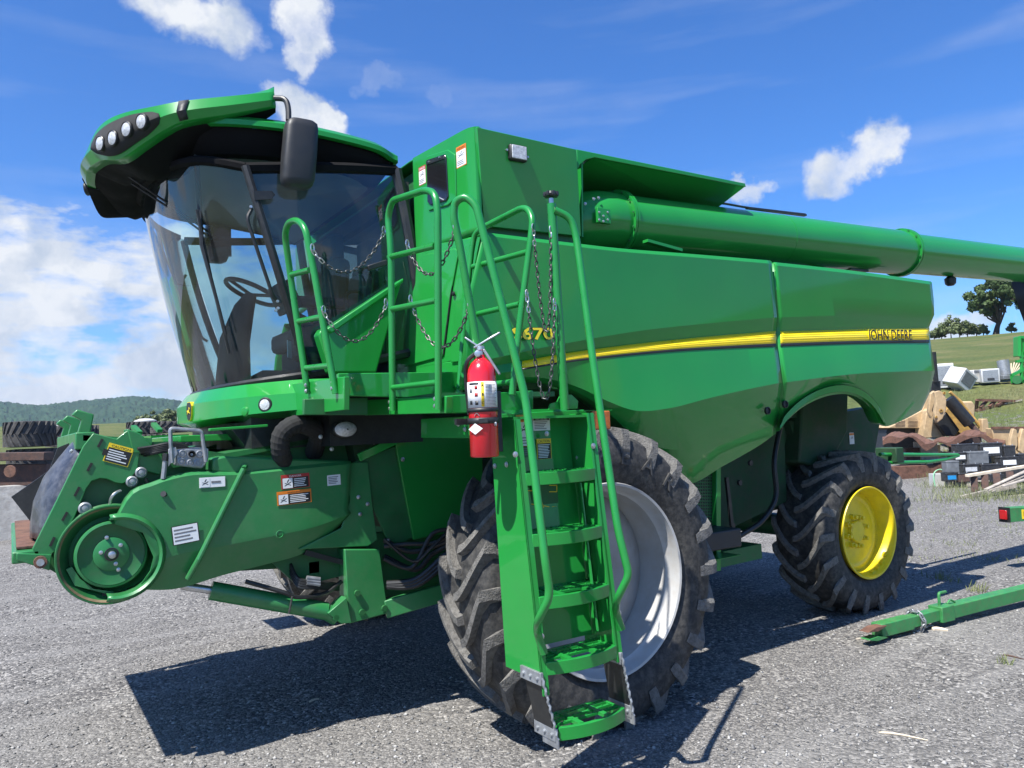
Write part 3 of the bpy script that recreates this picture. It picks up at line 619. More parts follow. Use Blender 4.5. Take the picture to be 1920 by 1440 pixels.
sideletters('S670', 999, 627, .105, 76, 21, 'stripe_yellow', 'stickerblack')
sideletters('JOHN DEERE', 1669, 629, .128, 82, 19, 'stickerblack', 'stripe_yellow')
for u, v, y in ((1440, 770, .155), (1473, 758, .155), (967, 667, .16)):
    MB().lathe([(.028, .012), (.028, -.004), (.022, -.006), (.018, .004), (0, .004)], Y(u, v, y), (0, 1, 0), 20).build('panel_latch', 'black', H)
# ---------------- inner bodies
MB().prism([(-.45, 0, 2.82), (3.55, 0, 2.82), (3.75, 0, 2.2), (3.5, 0, 2.0), (-.45, 0, 2.0)], (0, 3.0, 0)).build('body_core', 'green_dull', H) if False else None
b = MB(); b.prism([V((x, .42, z)) for x, z in ((-.42, 2.80), (3.75, 2.76), (3.85, 2.2), (3.4, 1.95), (-.42, 2.0))], (0, 3.16, 0)); b.build('body_shell', 'green_dull', H)
b = MB(); b.prism([V((x, 1.05, z)) for x, z in ((-1.2, 2.0), (3.2, 2.0), (2.95, 1.35), (1.6, .95), (-.3, .98), (-1.05, 1.3))], (0, 1.9, 0)); b.build('separator_body', 'green_shaded', H)
# behind-the-wheel shroud, screens and frame between the wheels
b = MB(); b.prism([Y(1480, 790, .98), Y(1655, 760, .98), Y(1640, 850, .98), Y(1590, 845, .98), Y(1500, 860, .98)], (0, .2, 0)); b.build('wheel_shroud', 'green_shaded', H)
b = MB(); b.prism([Y(1300, 880, .62), Y(1340, 868, .62), Y(1340, 1065, .62), Y(1300, 1065, .62)], (0, .04, 0)); sc_ = b.build('screen', 'green_dull', H)
q = MB()
for i in range(9):
    for k in range(30):
        p = Y(1303+4.4*i, 890+5.8*k, .617); q.box(p, (.006, .002, .006))
q.build('screen_holes', 'black', sc_)
MB().beam(Y(1343, 850, .6), Y(1343, 1070, .6), .05, .05, (1, 0, 0)).build('frame_post', 'green', H, bevel=.004)
MB().beam(Y(1362, 895, .6), Y(1372, 985, .6), .03, .02, (0, 1, 0)).build('strut', 'black', H)
for u, v in ((1405, 868), (1385, 905), (1372, 985)): MB().disc(Y(u, v, .66), (0, -1, 0), .022, .02).build('bolt', 'black', H)
MB().prism([Y(1350, 850, .98), Y(1470, 800, .98), Y(1475, 940, .98), Y(1350, 1000, .98)], (0, .05, 0)).build('side_plate', 'green_shaded', H)
b = MB(); b.bb(Y(1318, 1038, .35), Y(1390, 990, .35)+V((0, .3, 0))); b.build('tool_box', 'battery_grey' if False else 'plastic', H, bevel=.012)
b = MB(); b.bb(Y(1322, 1053, .33), Y(1391, 1041, .33)+V((0, .35, 0))); b.build('tool_box_shelf', 'green', H)
for i, (r, off) in enumerate(((.022, 0), (.018, .05), (.016, .1))):
    MB().tube(spline([Y(1470, 770, .8+off), Y(1452, 860, .72+off), Y(1455, 930, .7+off), Y(1430, 975, .68+off), Y(1395, 1000, .7+off), Y(1340, 1030, .8)], 24), r, 8).build('hose', 'black', H)
MB().tube([V((3.5, .75, .70)), V((3.5, 3.25, .70))], .11, 16).build('rear_axle', 'green_dull', H)
MB().beam(V((3.3, 1.6, 1.0)), V((3.3, 2.4, 1.0)), .3, .5).build('axle_pivot', 'green_dull', H)
MB().beam(V((-.0, .3, .85)), V((0, 3.7, .85)), .34, .36).build('front_axle', 'green_dull', H, bevel=.02)
MB().beam(V((.3, 1.2, .95)), V((3.4, 1.35, 1.0)), .14, .2).build('frame_rail', 'green_dull', H)
mirrored(H.children[-1])
MB().beam(V((.35, .9, .62)), V((2.3, .9, .66)), .2, .12).build('step_rail', 'green_dull', H)
# rear hitch tube
for a_, b_ in (((1650, 852), (1795, 853)), ((1650, 868), (1740, 866))):
    MB().tube([Y(*a_, 1.2), Y(*b_, 1.2)], .02, 10).build('rear_tube', 'green', H)
MB().tube([Y(1735, 867, 1.2), Y(1770, 862, 1.2), Y(1797, 854, 1.2)], .02, 10).build('rear_tube', 'green_tube', H)
MB().box(Y(1668, 853, 1.25), (.07, .12, .08)).build('rear_bracket', 'green_shaded', H, bevel=.01)
b = MB(); b.prism([V((x, .9, z)) for x, z in ((3.2, 2.5), (3.85, 2.3), (3.75, 1.6), (3.4, 1.25), (3.0, 1.35))], (0, 2.2, 0)); b.build('straw_hood', 'green_shaded', H, bevel=.02)
MB().bb((2.3, 1.12, 1.0), (3.55, 2.9, 2.1)).build('chopper_housing', 'green_shaded', H)
MB().bb((2.5, .95, 1.75), (3.7, 3.05, 2.3)).build('inner_panel', 'green_shaded', H)
sticker(H, Y(1597, 822, .975), (1, 0, 0), (0, 0, 1), .075, .11, base='stickerwhite', head='!', headcol='orange', lines=0, pict=True)
# ---------------- grain tank
TF0 = V((-.6, .30, 3.54)); 
b = MB(); b.prism([Y(894, 238, .262), Y(1081, 280, .262), Y(1090, 443, .325), Y(908, 424, .325)], (0, .03, 0)); b.build('tank_side', 'green', H, bevel=.004)
b = MB(); b.prism([V((-.55, .34, 2.80)), V((2.6, 1.0, 2.80)), V((2.6, 1.0, 3.45)), V((-.55, .34, 3.50))], (0, 0, 0)) if False else None
b = MB(); b.bb((-.52, .36, 2.80), (.16, 3.64, 3.50)); b.build('tank_front_body', 'green_dull', H)
b = MB(); b.bb((.16, .98, 2.80), (2.9, 3.02, 3.42)); b.build('tank_body', 'green_dull', H)
# front skin of the tank, rounded at the near corner
topz = 3.545
cor = [V((-.585, .302, 0)), V((-.61, .315, 0)), V((-.628, .345, 0)), V((-.64, .40, 0)), V((-.70, .95, 0)), V((-.66, 1.02, 0)), V((-.50, 1.06, 0)), V((-.45, 1.3, 0))]
def tank_row(z, out=0): return [p+V((-out, 0, z)) for p in cor]
b = MB(); b.sheet([[p+V((.08, .05, 3.55)) for p in cor], tank_row(topz), tank_row(3.44), tank_row(3.1), tank_row(2.95), tank_row(2.90)]); TFR = b.build('tank_front', 'green', H, smooth=25, solid=.006)
mirrored(TFR)
b = MB(); b.prism([(-.70, 1.0, 3.535), (-.70, 3.0, 3.535), (-.6, 3.7, 3.535), (-.1, 3.7, 3.535), (-.1, .35, 3.535), (-.6, .35, 3.535)], (0, 0, .012)); b.build('tank_lid', 'green', H, bevel=.004)
b = MB(); b.bb((-.64, 1.03, 2.0), (-.52, 2.97, 3.5)); b.build('tank_front_wall', 'green_dull', H)
# raised window frame with black grain window
def onfront(u, v, o=.0):
    """point on the tank front face (plane through (-.64,.40) and (-.70,.95))"""
    nrm = V((-.55, -.06, 0)).normalized(); d = sight(u, v); p0 = V((-.64, .40, 0)); t = (p0-CAM).dot(nrm)/d.dot(nrm); return CAM+d*t+nrm*o
fr_n = V((-.55, -.06, 0)).normalized()
def fpoly(px, t, name, m, par=H, bevel=.004, o=0): 
    return MB().prism([onfront(u, v, o) for u, v in px], fr_n*t).build(name, m, par, bevel=bevel)
fpoly([(803, 293), (842, 281), (856, 290), (858, 372), (842, 386), (806, 396)], .012, 'window_frame', 'green', bevel=.006)
gw = fpoly([(804, 301), (838, 290), (841, 296), (845, 370), (840, 378), (812, 385), (806, 380)], .008, 'grain_window', 'blackgloss', o=.012)
fpoly([(804, 304), (838, 293), (839, 299), (805, 311)], .004, 'hinge_bar', 'black', o=.02)
for u, v in ((810, 304.5), (830, 296.5)): MB().disc(onfront(u, v, .024), fr_n, .006, .005, 8).build('bolt', 'steel', H)
MB().tube([onfront(830, 379, .02), onfront(833, 372, .04), onfront(837, 376, .02)], .004, 6).build('latch', 'steel', H)
sticker(H, onfront(865.5, 292.5, .002), V((.06, -.55, 0)), (0, 0, 1), .10, .128, base='stickerwhite', head='WARNING', headcol='orange', lines=3, pict=True, border='orange')
sticker(H, onfront(792.5, 329, .002), V((.06, -.55, 0)), (0, 0, 1), .08, .12, base='stickerwhite', head='DANGER', headcol='stickerred', headtxt='stickerwhite', lines=3, pict=True, border='stickerred')
# side work light on the tank
c = Y(968, 289, .277)
wl = MB().box(c+V((0, -.012, 0)), (.062, .02, .049)).build('work_light', 'black', H, bevel=.012)
MB().box(c+V((0, -.034, 0)), (.053, .004, .041)).build('lens', 'lens', wl, bevel=.006)
for s in (-1, 1): MB().disc(c+V((s*.075, -.005, -s*.01)), (0, -1, 0), .007, .012, 8).build('bolt', 'steel', wl)
# hood over the auger elbow
b = MB(); b.prism([Y(1081.5, 280, .3), Y(1397, 344, .3), Y(1399, 350, .3), Y(1115, 295, .3), Y(1099, 299, .3), Y(1088, 308, .3), Y(1083, 318, .3)], (0, .02, 0)); b.build('hood_lip', 'green', H, bevel=.003)
tl, tr = Y(1081, 280, .31), Y(1397, 344, .31)
b = MB(); b.prism([tl, tr, V((tr.x+.12, 1.0, tr.z-.04)), V((tl.x, 1.0, tl.z))], (0, 0, -.02)); b.build('tank_hood', 'green', H)
b = MB(); ur, ul = Y(1397, 349, .32), Y(1112, 294, .32)
b.sheet([[ul, ur], [V((ul.x, .75, 3.44)), V((1.80, .75, 3.40))], [V((ul.x, .97, 3.30)), V((1.62, .97, 3.28))]]); b.build('hood_underside', 'green', H, solid=.006, smooth=0)
MB().prism([Y(1090, 300, .335), V((.13, .97, 3.45)), V((.13, .97, 2.85)), Y(1091, 444, .335)], (.012, 0, 0)).build('elbow_bay_wall', 'green', H)
# ---------------- unloading auger
ax0 = V((.62, .52, 3.155)); ax1 = V((7.15, .465, 3.357)); adir = (ax1-ax0).normalized()
def atx(x): return ax0+adir*((x-ax0.x)/adir.x)
AU = MB().lathe([(.205, 0), (.205, (atx(4.15)-ax0).length)], ax0, adir, 48).build('auger_tube', 'green', H, smooth=40)
MB().lathe([(.19, 0), (.19, (ax1-atx(4.15)).length)], atx(4.15), adir, 48).build('auger_tube', 'green', H, smooth=40)
for x, r, t in ((.62, .232, .02), (.645, .232, .018), (4.12, .226, .02), (4.15, .226, .02), (2.35, .207, .012)):
    fl = MB().lathe([(r-.03, 0), (r, 0), (r, t), (r-.03, t)], atx(x), adir, 48).build('auger_flange', 'green', AU, smooth=30)
    if r > .21:
        for k in range(14):
            a = 2*math.pi*k/14; u_ = adir.orthogonal().normalized(); w_ = adir.cross(u_); MB().disc(atx(x)+(u_*math.cos(a)+w_*math.sin(a))*(r-.012)-adir*.008, -adir, .008, .006, 6).build('bolt', 'green_dull', AU)
el = [ax0+adir*.02, ax0-adir*.16, ax0-adir*.30+V((0, .05, -.03)), ax0-adir*.40+V((0, .18, -.10)), ax0-adir*.42+V((0, .36, -.2)), ax0-adir*.42+V((0, .5, -.3))]
MB().tube(spline(el, 16), [.205, .205, .207, .208, .21, .21, .21, .21, .21, .21, .21, .21, .21, .21, .21, .21], 40).build('auger_elbow', 'green', H, smooth=40)
MB().box(Y(1131, 405, .30), (.055, .012, .05)).build('elbow_plate', 'green', H, bevel=.004)
bolts([Y(1131+dx, 405+dy, .286) for dx, dy in ((-8, -7), (8, -7), (-8, 7), (8, 7), (0, 0), (0, 10))], (0, -1, 0), .006, 'steel', H)
bolts([Y(u, v, .33) for u, v in ((1097, 382), (1113, 373), (1122, 371))], (0, -1, 0), .008, 'steel', H)
MB().beam(Y(1400, 390, .60), Y(1510, 404, .60), .03, .015).build('auger_top_cable_tray', 'black', H)
MB().tube(spline([Y(1335, 384, .62), Y(1352, 381, .6), Y(1400, 389, .6), Y(1450, 395, .6), Y(1510, 402, .6)], 14), .009, 6).build('cable', 'black', H)
for x in (1.9, 3.05): MB().beam(atx(x)+V((0, .1, -.20)), atx(x)+V((.05, .12, -.5)), .08, .05, (1, 0, 0)).build('auger_rest', 'green', H)
MB().bb(Y(1595, 505, .45), Y(1628, 497, .45)+V((0, .3, 0))).build('rest_pad', 'black', H)
MB().beam(Y(1210, 452, .24), Y(1275, 470, .24), .05, .02).build('top_step', 'green', H)
c = atx(5.0)+V((0, 0, -.215)); lm = MB().lathe([(.02, .03), (.055, 0), (.05, -.05), (.03, -.07), (0, -.075)], c, (0, 0, 1), 16).build('auger_light', 'black', H)
b = MB(); e = ax1-adir*.20
b.sheet([[e+V((x, y, -.10)) for x, y in ((-.2, -.2), (.25, -.2), (.25, .22), (-.2, .22), (-.2, -.2))], [e+V((x, y, -.42)) for x, y in ((-.12, -.19), (.28, -.19), (.28, .2), (-.12, .2), (-.12, -.19))], [e+V((x, y, -.85)) for x, y in ((.05, -.16), (.34, -.16), (.34, .16), (.05, .16), (.05, -.16))]]); b.build('auger_spout', 'plastic', H, solid=.01)
# ---------------- front door panel under the tank
dn = V((-1, -.12, 0)).normalized()
def onD(u, v, o=0, p0=V((-.66, .55, 0))):
    d = sight(u, v); t = (p0-CAM).dot(dn)/d.dot(dn); return CAM+d*t+dn*o
MB().prism([onD(*p) for p in ((780, 462), (872, 445), (893, 442), (884, 503), (868, 600), (860, 676), (745, 704), (727, 712), (745, 640), (763, 560))], -dn*.03).build('front_panel', 'green', H, bevel=.012)
dp = MB().prism([onD(*p, .002) for p in ((796, 478), (856, 466), (862, 472), (846, 560), (832, 668), (760, 688), (752, 682), (770, 580))], dn*.010).build('access_door', 'green', H, bevel=.006)
MB().tube([onD(858, 475, .006), onD(846, 560, .006), onD(833, 665, .006)], .006, 6).build('door_gap', 'black', dp)
bolts([onD(853, 551, .01)], dn, .012, 'black', dp)
MB().prism([onD(*p, .004) for p in ((868, 470), (890, 445), (905, 440), (893, 500), (876, 600), (866, 678), (848, 680), (858, 560))], dn*.01).build('corner_panel', 'green', H, bevel=.008)
MB().sheet([[onD(862, 676), onD(905, 440)], [V((-.5, .2, 2.2)), V((-.45, .22, 2.85))]]).build('corner_return', 'green', H, solid=.006)
MB().prism([onD(*p, -.005) for p in ((770, 470), (783, 460), (730, 715), (700, 712), (745, 590))], -dn*.1).build('seal', 'black', H)
MB().prism([onD(*p, .0) for p in ((735, 690), (860, 676), (862, 742), (730, 742))], -dn*.03).build('sill_panel', 'green', H, bevel=.006)
# ================================================================== cab
def full(half, n=25):
    """half: centre-to-near or near-to-centre list ending on the centre line -> smooth full curve"""
    h = [V(p) for p in half]; return spline(h+[mir(p) for p in h[-2::-1]], n)
wb = full([(-1.38, 1.12, 2.14), (-1.62, 1.24, 2.11), (-1.79, 1.55, 2.09), (-1.84, 2.0, 2.08)])
wt = full([(-1.74, 1.06, 3.36), (-1.97, 1.20, 3.41), (-2.11, 1.55, 3.44), (-2.16, 2.0, 3.45)])
rows = []
for j in range(9):
    t = j/8; o = []
    for a, b in zip(wb, wt):
        p = a.lerp(b, t); c = V((p.x+.6, p.y-CY, 0)).normalized(); o.append(p+c*.022*math.sin(math.pi*t))
    rows.append(o)
MB().sheet(rows).build('windscreen', 'glass', H, smooth=60)
def ws(i, t, o=0):
    k = min(23, int(i)); f = i-k; a = wb[k].lerp(wb[k+1], f); b = wt[k].lerp(wt[k+1], f); p = a.lerp(b, t); c = V((p.x+.6, p.y-CY, 0)).normalized(); return p+c*(.022*math.sin(math.pi*t)+o)
# door glass and pillars
Bb, Bt, Cb, Ct = wb[0], wt[0], V((-.70, 1.04, 2.75)), V((-.80, 1.0, 3.47))
rows = []
for j in range(9):
    t = j/8; A = Bb.lerp(Bt, t); B = V((-.62, 1.06, 2.30)).lerp(Ct, t); r = []
    for k in range(9):
        s = k/8; p = A.lerp(B, s); p.y -= .05*math.sin(math.pi*t)+.035*math.sin(math.pi*s); r.append(p)
    rows.append(r)
DG = MB().sheet(rows).build('door_glass', 'glass_door', H, smooth=60); mirrored(DG)
def strip(path, w_, t_, name, m, par=H, out=V((0, -1, 0)), bevel=.004):
    b = MB(); P = [V(p) for p in path]; L_, R2 = [], []
    for i, p in enumerate(P):
        d = (P[min(i+1, len(P)-1)]-P[max(i-1, 0)]).normalized(); s = d.cross(out).normalized()*w_/2; L_.append(p-s); R2.append(p+s)
    b.sheet([L_, R2]); return b.build(name, m, par, solid=t_)
bp = [ws(0, t, .012)+V((0, -.05*math.sin(math.pi*t)-.012, 0)) for t in [k/10 for k in range(11)]]
p_ = MB().tube(bp, .026, 8).build('pillar', 'black', H); mirrored(p_)
cp = [rows[j][-1]+V((0, -.005, 0)) for j in range(9)]
p_ = MB().tube(cp, .035, 8).build('pillar', 'black', H); mirrored(p_)
MB().tube([r[0] for r in [[ws(0, 0)]]]+[ws(i, 0, .008) for i in range(1, 24)], .022, 6).build('windscreen_seal', 'black', H)
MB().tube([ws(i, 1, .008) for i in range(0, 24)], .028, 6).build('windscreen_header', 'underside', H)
p_ = MB().tube([rows[-1][k]+V((0, 0, -.005)) for k in range(9)], .035, 6).build('door_header', 'underside', H); mirrored(p_)
p_ = MB().tube([rows[0][k] for k in range(9)], .03, 6).build('door_sill', 'black', H); mirrored(p_)
hd = MB().tube(fillet([Y(472, 392, 1.0), Y(462, 408, .98), Y(512, 556, 1.0), Y(522, 566, 1.02)], .05), .011, 8).build('grab_handle', 'black', H); mirrored(hd)
MB().beam(Y(690, 503, .97), Y(725, 492, .97), .025, .035).build('door_handle', 'black', H, bevel=.006)
MB().prism([Y(476, 358, .99), Y(510, 358, .98), Y(516, 365, .98), Y(510, 373, .98), Y(478, 375, .99)], (0, .012, 0)).build('door_catch', 'black', H)
for u, v in ((470, 388), (520, 565), (521, 578), (517, 582)): MB().disc(Y(u, v, .99), (0, -1, 0), .009, .01, 8).build('bolt', 'steel', H)
# wipers
MB().tube([Y(368, 290, 1.33), ws(5.2, .62, .05), ws(5.4, .22, .05)], [.016, .013, .008], 6).build('wiper_arm', 'black', H)
MB().tube([ws(5.0, .78, .035), ws(5.4, .45, .035), ws(5.8, .14, .035)], .009, 5).build('wiper_blade', 'black', H)
for dv in (0, 7): MB().tube([Y(240+dv, 330+dv*2, 1.75), Y(325, 388+dv, 1.6), Y(398, 440+dv*1.2, 1.44)], .007, 5).build('wiper_link', 'black', H)
# roof
ro = [(-2.20, 2.0), (-2.17, 1.55), (-2.05, 1.22), (-1.85, 1.06), (-1.45, .98), (-1.0, .95), (-.84, .97), (-.78, 1.08), (-.78, 2.0)]
def rz(x): return 3.635-max(0, x+1.35)**2*.28
def roof_ring(ins, dz): 
    h = []
    for x, y in ro:
        f = V((x+1.45, y-2.0, 0)); f = f*(1-ins); h.append(V((-1.45+f.x, 2.0+f.y, rz(x)+dz)))
    h = spline(h, 33); return h+[mir(p) for p in h[-2:0:-1]]
def ring_sheet(rings): 
    b = MB(); R_2 = [r+[r[0]] for r in rings]; return b.sheet(R_2)
ring_sheet([roof_ring(.03, -.035), roof_ring(0, -.03), roof_ring(0, .0), roof_ring(.03, .03), roof_ring(.25, .10), roof_ring(.6, .14), roof_ring(.97, .15)]).build('cab_roof', 'green', H, smooth=40)
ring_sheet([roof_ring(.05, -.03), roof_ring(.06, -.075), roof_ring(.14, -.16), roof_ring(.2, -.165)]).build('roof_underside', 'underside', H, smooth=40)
ring_sheet([roof_ring(.14, -.15), roof_ring(.98, -.13)]).build('headliner', 'headliner', H)
# visor with work lights, wraps round the roof front
TO = [Y(514, 173, 1.0), Y(430, 181, 1.03), Y(345, 190, 1.09), Y(285, 201, 1.20), Y(238, 211, 1.34), Y(205, 224, 1.50), Y(183, 243, 1.68), Y(168, 272, 1.86), Y(161, 290, 2.0)]
LO = [Y(517, 197, 1.0), Y(430, 213, 1.03), Y(345, 227, 1.10), Y(308, 243, 1.19), Y(268, 269, 1.28), Y(226, 297, 1.42), Y(190, 300, 1.64), Y(170, 312, 1.84), Y(163, 320, 2.0)]
nv = 41
def halfcurve(P): return spline([V(p) for p in P], nv)
to_, lo_ = halfcurve(TO), halfcurve(LO)
def inward(p, d, dz): c = V((-1.3, 2.0, p.z))-p; c.z = 0; c.normalize(); return p+c*d+V((0, 0, dz))
def vis(i, t):
    k = min(nv-2, int(i)); f = i-k; a = to_[k].lerp(to_[k+1], f); b = lo_[k].lerp(lo_[k+1], f); p = a.lerp(b, t); bul = (t/.62 if t < .62 else (1-t)/.38)*.030*min(1, .25+i/10); return inward(p, -bul, 0)
sec = []
fullrow = lambda f: [f(i) for i in range(nv)]+[mir(f(i)) for i in range(nv-2, -1, -1)]
tip = lambda i, d: d*min(1, .15+i/9)
rows_v = [fullrow(lambda i: inward(to_[i], tip(i, .42), .06)), fullrow(lambda i: inward(to_[i], tip(i, .15), .035)), fullrow(lambda i: to_[i])]+[fullrow(lambda i, t=t: vis(i, t)) for t in (.31, .62, .81)]+[fullrow(lambda i: lo_[i]), fullrow(lambda i: inward(lo_[i], tip(i, .05), -.012))]
MB().sheet(rows_v).build('visor', 'green', H, smooth=13, solid=.006)
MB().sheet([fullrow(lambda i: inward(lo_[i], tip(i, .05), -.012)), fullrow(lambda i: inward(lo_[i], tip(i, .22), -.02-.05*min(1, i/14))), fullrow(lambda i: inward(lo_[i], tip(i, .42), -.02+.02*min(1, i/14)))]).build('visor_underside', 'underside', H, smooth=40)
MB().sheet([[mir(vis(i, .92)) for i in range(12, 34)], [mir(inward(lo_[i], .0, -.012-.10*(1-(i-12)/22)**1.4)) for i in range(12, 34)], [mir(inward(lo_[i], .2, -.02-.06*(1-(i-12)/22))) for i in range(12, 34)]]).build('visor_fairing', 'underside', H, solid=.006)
# seam band on the near wing, black pocket, lamps
bd = MB().sheet([[inward(vis(i, t), -.009, .001) for t in (.0, .31, .62, .81, 1.0)] for i in (9.3, 9.9, 10.6)]).build('visor_seam', 'plastic', H, solid=.004); mirrored(bd)
i0, i1 = 14.0, 31.0
pk = [[], [], []]
for k in range(17):
    i = i0+(i1-i0)*k/16; e = math.sqrt(max(0, 1-abs(2*k/16-1)**3)); tc_ = .52; hw = .08+.30*e
    for r, t in zip(pk, (tc_-hw, .62, min(.93, tc_+hw+.05))): r.append(inward(vis(i, t), -.009, 0))
po = MB().sheet(pk).build('lamp_pocket', 'hide', H, solid=.004)
for k, i in enumerate((17.4, 20.7, 24.0, 27.4)):
    p = inward(vis(i, .55+.02*k), -.002, 0); d = (vis(i, .5)-V((-1.35, 2.0, vis(i, .5).z))).normalized()*.45+V((-.75, -.35+.1*k*0, -.12)); d.normalize()
    l_ = MB().lathe([(.045, -.01), (.047, .016), (.042, .022), (.041, .018)], p, d, 24).build('lamp_bezel', 'black', po)
    MB().lathe([(.042, .010), (.038, .019), (.022, .026), (0, .029)], p, d, 24).build('lamp_lens', 'lens', po)
mirrored(po)
# mirror on its arm
ar = MB().tube(fillet([Y(515, 184, 1.0), Y(536, 185, .95), Y(541, 204, .93), Y(541, 226, .92)], .06, 6), .017, 10).build('mirror_arm', 'plastic', H)
c = Y(561, 290, .92); sx, sz_ = .104, .207
b = MB(); ring = []
for z, kx in ((-1.0, .55), (-.93, .84), (-.75, .97), (0, 1.0), (.75, .97), (.92, .90), (1.0, .70)):
    ring.append([c+V((math.copysign(abs(math.cos(a))**.5, math.cos(a))*sx*kx*.97+.02*z, math.copysign(abs(math.sin(a))**.55, math.sin(a))*.062*kx, sz_*z)) for a in [2*math.pi*k/28 for k in range(29)]])
b.sheet(ring); b.f += [tuple(range(28)), tuple(range(6*29, 6*29+28))]; mo = b.build('mirror_housing', 'plastic', H, smooth=50)
MB().box(c+V((.02, .064, 0)), (.075, .002, .16)).build('mirror_glass', 'mirrorglass', mo); mirrored(mo); mirrored(ar)
# ---------------- cab base (nose) with badge and lamp
nb = full([(-1.30, .93, 2.10), (-1.50, .98, 2.095), (-1.72, 1.22, 2.085), (-1.85, 1.6, 2.08), (-1.88, 2.0, 2.08)], 41)
nc = full([(-1.30, .86, 2.02), (-1.52, .90, 2.015), (-1.76, 1.14, 2.005), (-1.905, 1.55, 2.00), (-1.93, 2.0, 2.00)], 41)
nd = full([(-1.30, .84, 1.93), (-1.52, .88, 1.92), (-1.76, 1.12, 1.905), (-1.905, 1.55, 1.895), (-1.93, 2.0, 1.89)], 41)
ne = full([(-1.30, .98, 1.90), (-1.50, 1.03, 1.885), (-1.70, 1.27, 1.87), (-1.84, 1.6, 1.86), (-1.86, 2.0, 1.85)], 41)
MB().sheet([[p+V((.06, 0, .0)) for p in nb], nb, nc, nd, ne]).build('cab_nose', 'green', H, smooth=22, solid=.006)
MB().prism([V((-1.80, 2.0, 2.075)), V((-1.7, 1.4, 2.075)), V((-1.45, 1.0, 2.075)), V((-.7, 1.0, 2.075)), V((-.7, 3.0, 2.075)), V((-1.45, 3.0, 2.075)), V((-1.7, 2.6, 2.075))], (0, 0, -.18)).build('cab_floor', 'interior', H)
def nose(u, v, o=.0):  # point on the near flank of the nose
    best = None
    for a, b in zip(nc[:20], nc[1:21]):
        m_ = (a+b)/2; t = (b-a).normalized(); nr = V((t.y, -t.x, 0)); nr = nr if nr.dot(CAM-m_) > 0 else -nr; d = sight(u, v); q = CAM+d*((m_-CAM).dot(nr)/d.dot(nr)); e = (q.xy-m_.xy).length
        if best is None or e < best[0]: best = (e, q+nr*o, nr)
    return best[1], best[2]
p, nr = nose(499, 759, .0); l_ = MB().lathe([(.042, -.02), (.044, .012), (.038, .018)], p, nr, 24).build('nose_lamp', 'black', H); MB().lathe([(.037, .01), (.03, .02), (0, .025)], p, nr, 24).build('lens', 'lens', l_)
p, nr = nose(462, 772, 0); MB().lathe([(.03, -.01), (.03, .012), (.022, .02), (0, .022)], p, nr, 20).build('nose_plug', 'green', H)
MB().prism([nose(u, v, .0)[0] for u, v in ((415, 786), (470, 742), (525, 732), (543, 738), (530, 760), (470, 790))], nose(470, 760)[1]*.012).build('nose_recess_panel', 'green', H, bevel=.006) if False else None
# badge: leaping deer on a dark shield
p, nr = V((-1.934, 1.82, 1.955)), V((-1, -.10, 0)).normalized(); p = V((-1.936, 1.80, 1.955)); uu = nr.cross(V((0, 0, 1))).normalized()*-1; vv = V((0, 0, 1))
def shield(s): return [p+uu*(a*s*.052)+vv*(b*s*.058) for a, b in ((-.9, .6), (-.6, 1), (.6, 1), (1, .6), (.95, -.3), (.55, -.85), (0, -1), (-.55, -.85), (-.95, -.3))]
bg_ = MB().prism([q-nr*.012 for q in shield(1.06)], nr*.02).build('badge', 'stickeryellow', H); MB().prism([q+nr*.006 for q in shield(1.0)], nr*.004).build('badge_field', 'stickerblack', bg_)
deer = [(-.75, .15), (-.35, .25), (.15, .12), (.45, .45), (.35, .75), (.55, .55), (.8, .5), (.62, .3), (.45, -.05), (.75, -.35), (.35, -.2), (-.2, -.1), (-.55, -.55), (-.5, -.1)]
MB().prism([p+uu*a*.036+vv*b*.036+nr*.011 for a, b in deer], nr*.003).build('badge_deer', 'stickeryellow', bg_)
# green triangular door step cover
TR = [(597, 626), (604, 616), (620, 612), (726, 541), (755, 524), (742, 568), (706, 699), (620, 699)]
MB().prism([Y(u, v, .92) for u, v in TR], (0, .10, 0)).build('corner_cover', 'green', H, bevel=.012)
MB().prism([Y(u, v, .90) for u, v in ((612, 617), (725, 541), (757, 521), (757, 528), (726, 553), (622, 625))], (0, .14, 0)).build('cover_cap', 'green', H, bevel=.008)
MB().prism([Y(548, 590, 1.02), Y(600, 585, 1.02), Y(625, 700, 1.0), Y(577, 704, 1.02)], (0, .02, 0)).build('lower_door_panel', 'blackgloss', H) if False else None
MB().prism([V((-.66, 1.05, 2.05)), V((-.66, 2.95, 2.05)), V((-.72, 2.95, 3.42)), V((-.72, 1.05, 3.42))], (.03, 0, 0)).build('cab_back_wall', 'interior', H)
MB().bb((-.70, 1.35, 2.75), (-.735, 2.65, 3.3)).build('rear_window', 'glass_door', H)
# ---------------- cab interior
st_ = MB().box((-1.05, 2.0, 2.45), (.24, .25, .07)).box((-1.05, 2.0, 2.25), (.18, .2, .15)).build('seat', 'seat', H, bevel=.04)
MB().prism([V((-.86, 1.77, 2.5)), V((-.80, 1.80, 3.05)), V((-.80, 2.20, 3.05)), V((-.86, 2.23, 2.5))], (-.13, 0, .03)).build('seat_back', 'seat', st_, bevel=.045)
MB().box((-.88, 2.0, 3.15), (.05, .14, .10)).build('head_rest', 'seat', st_, bevel=.03)
MB().box((-1.15, 1.62, 2.68), (.28, .05, .035)).build('arm_rest', 'seat', st_, bevel=.02)
MB().prism([V((-.84, 1.38, 2.4)), V((-.80, 1.40, 2.85)), V((-.80, 1.66, 2.85)), V((-.84, 1.68, 2.4))], (-.1, 0, .03)).build('trainer_seat', 'seat', H, bevel=.04)
sw = V((-1.47, 2.02, 2.80)); up_ = V((.45, 0, 1)).normalized(); a1 = up_.orthogonal().normalized(); a2 = up_.cross(a1)
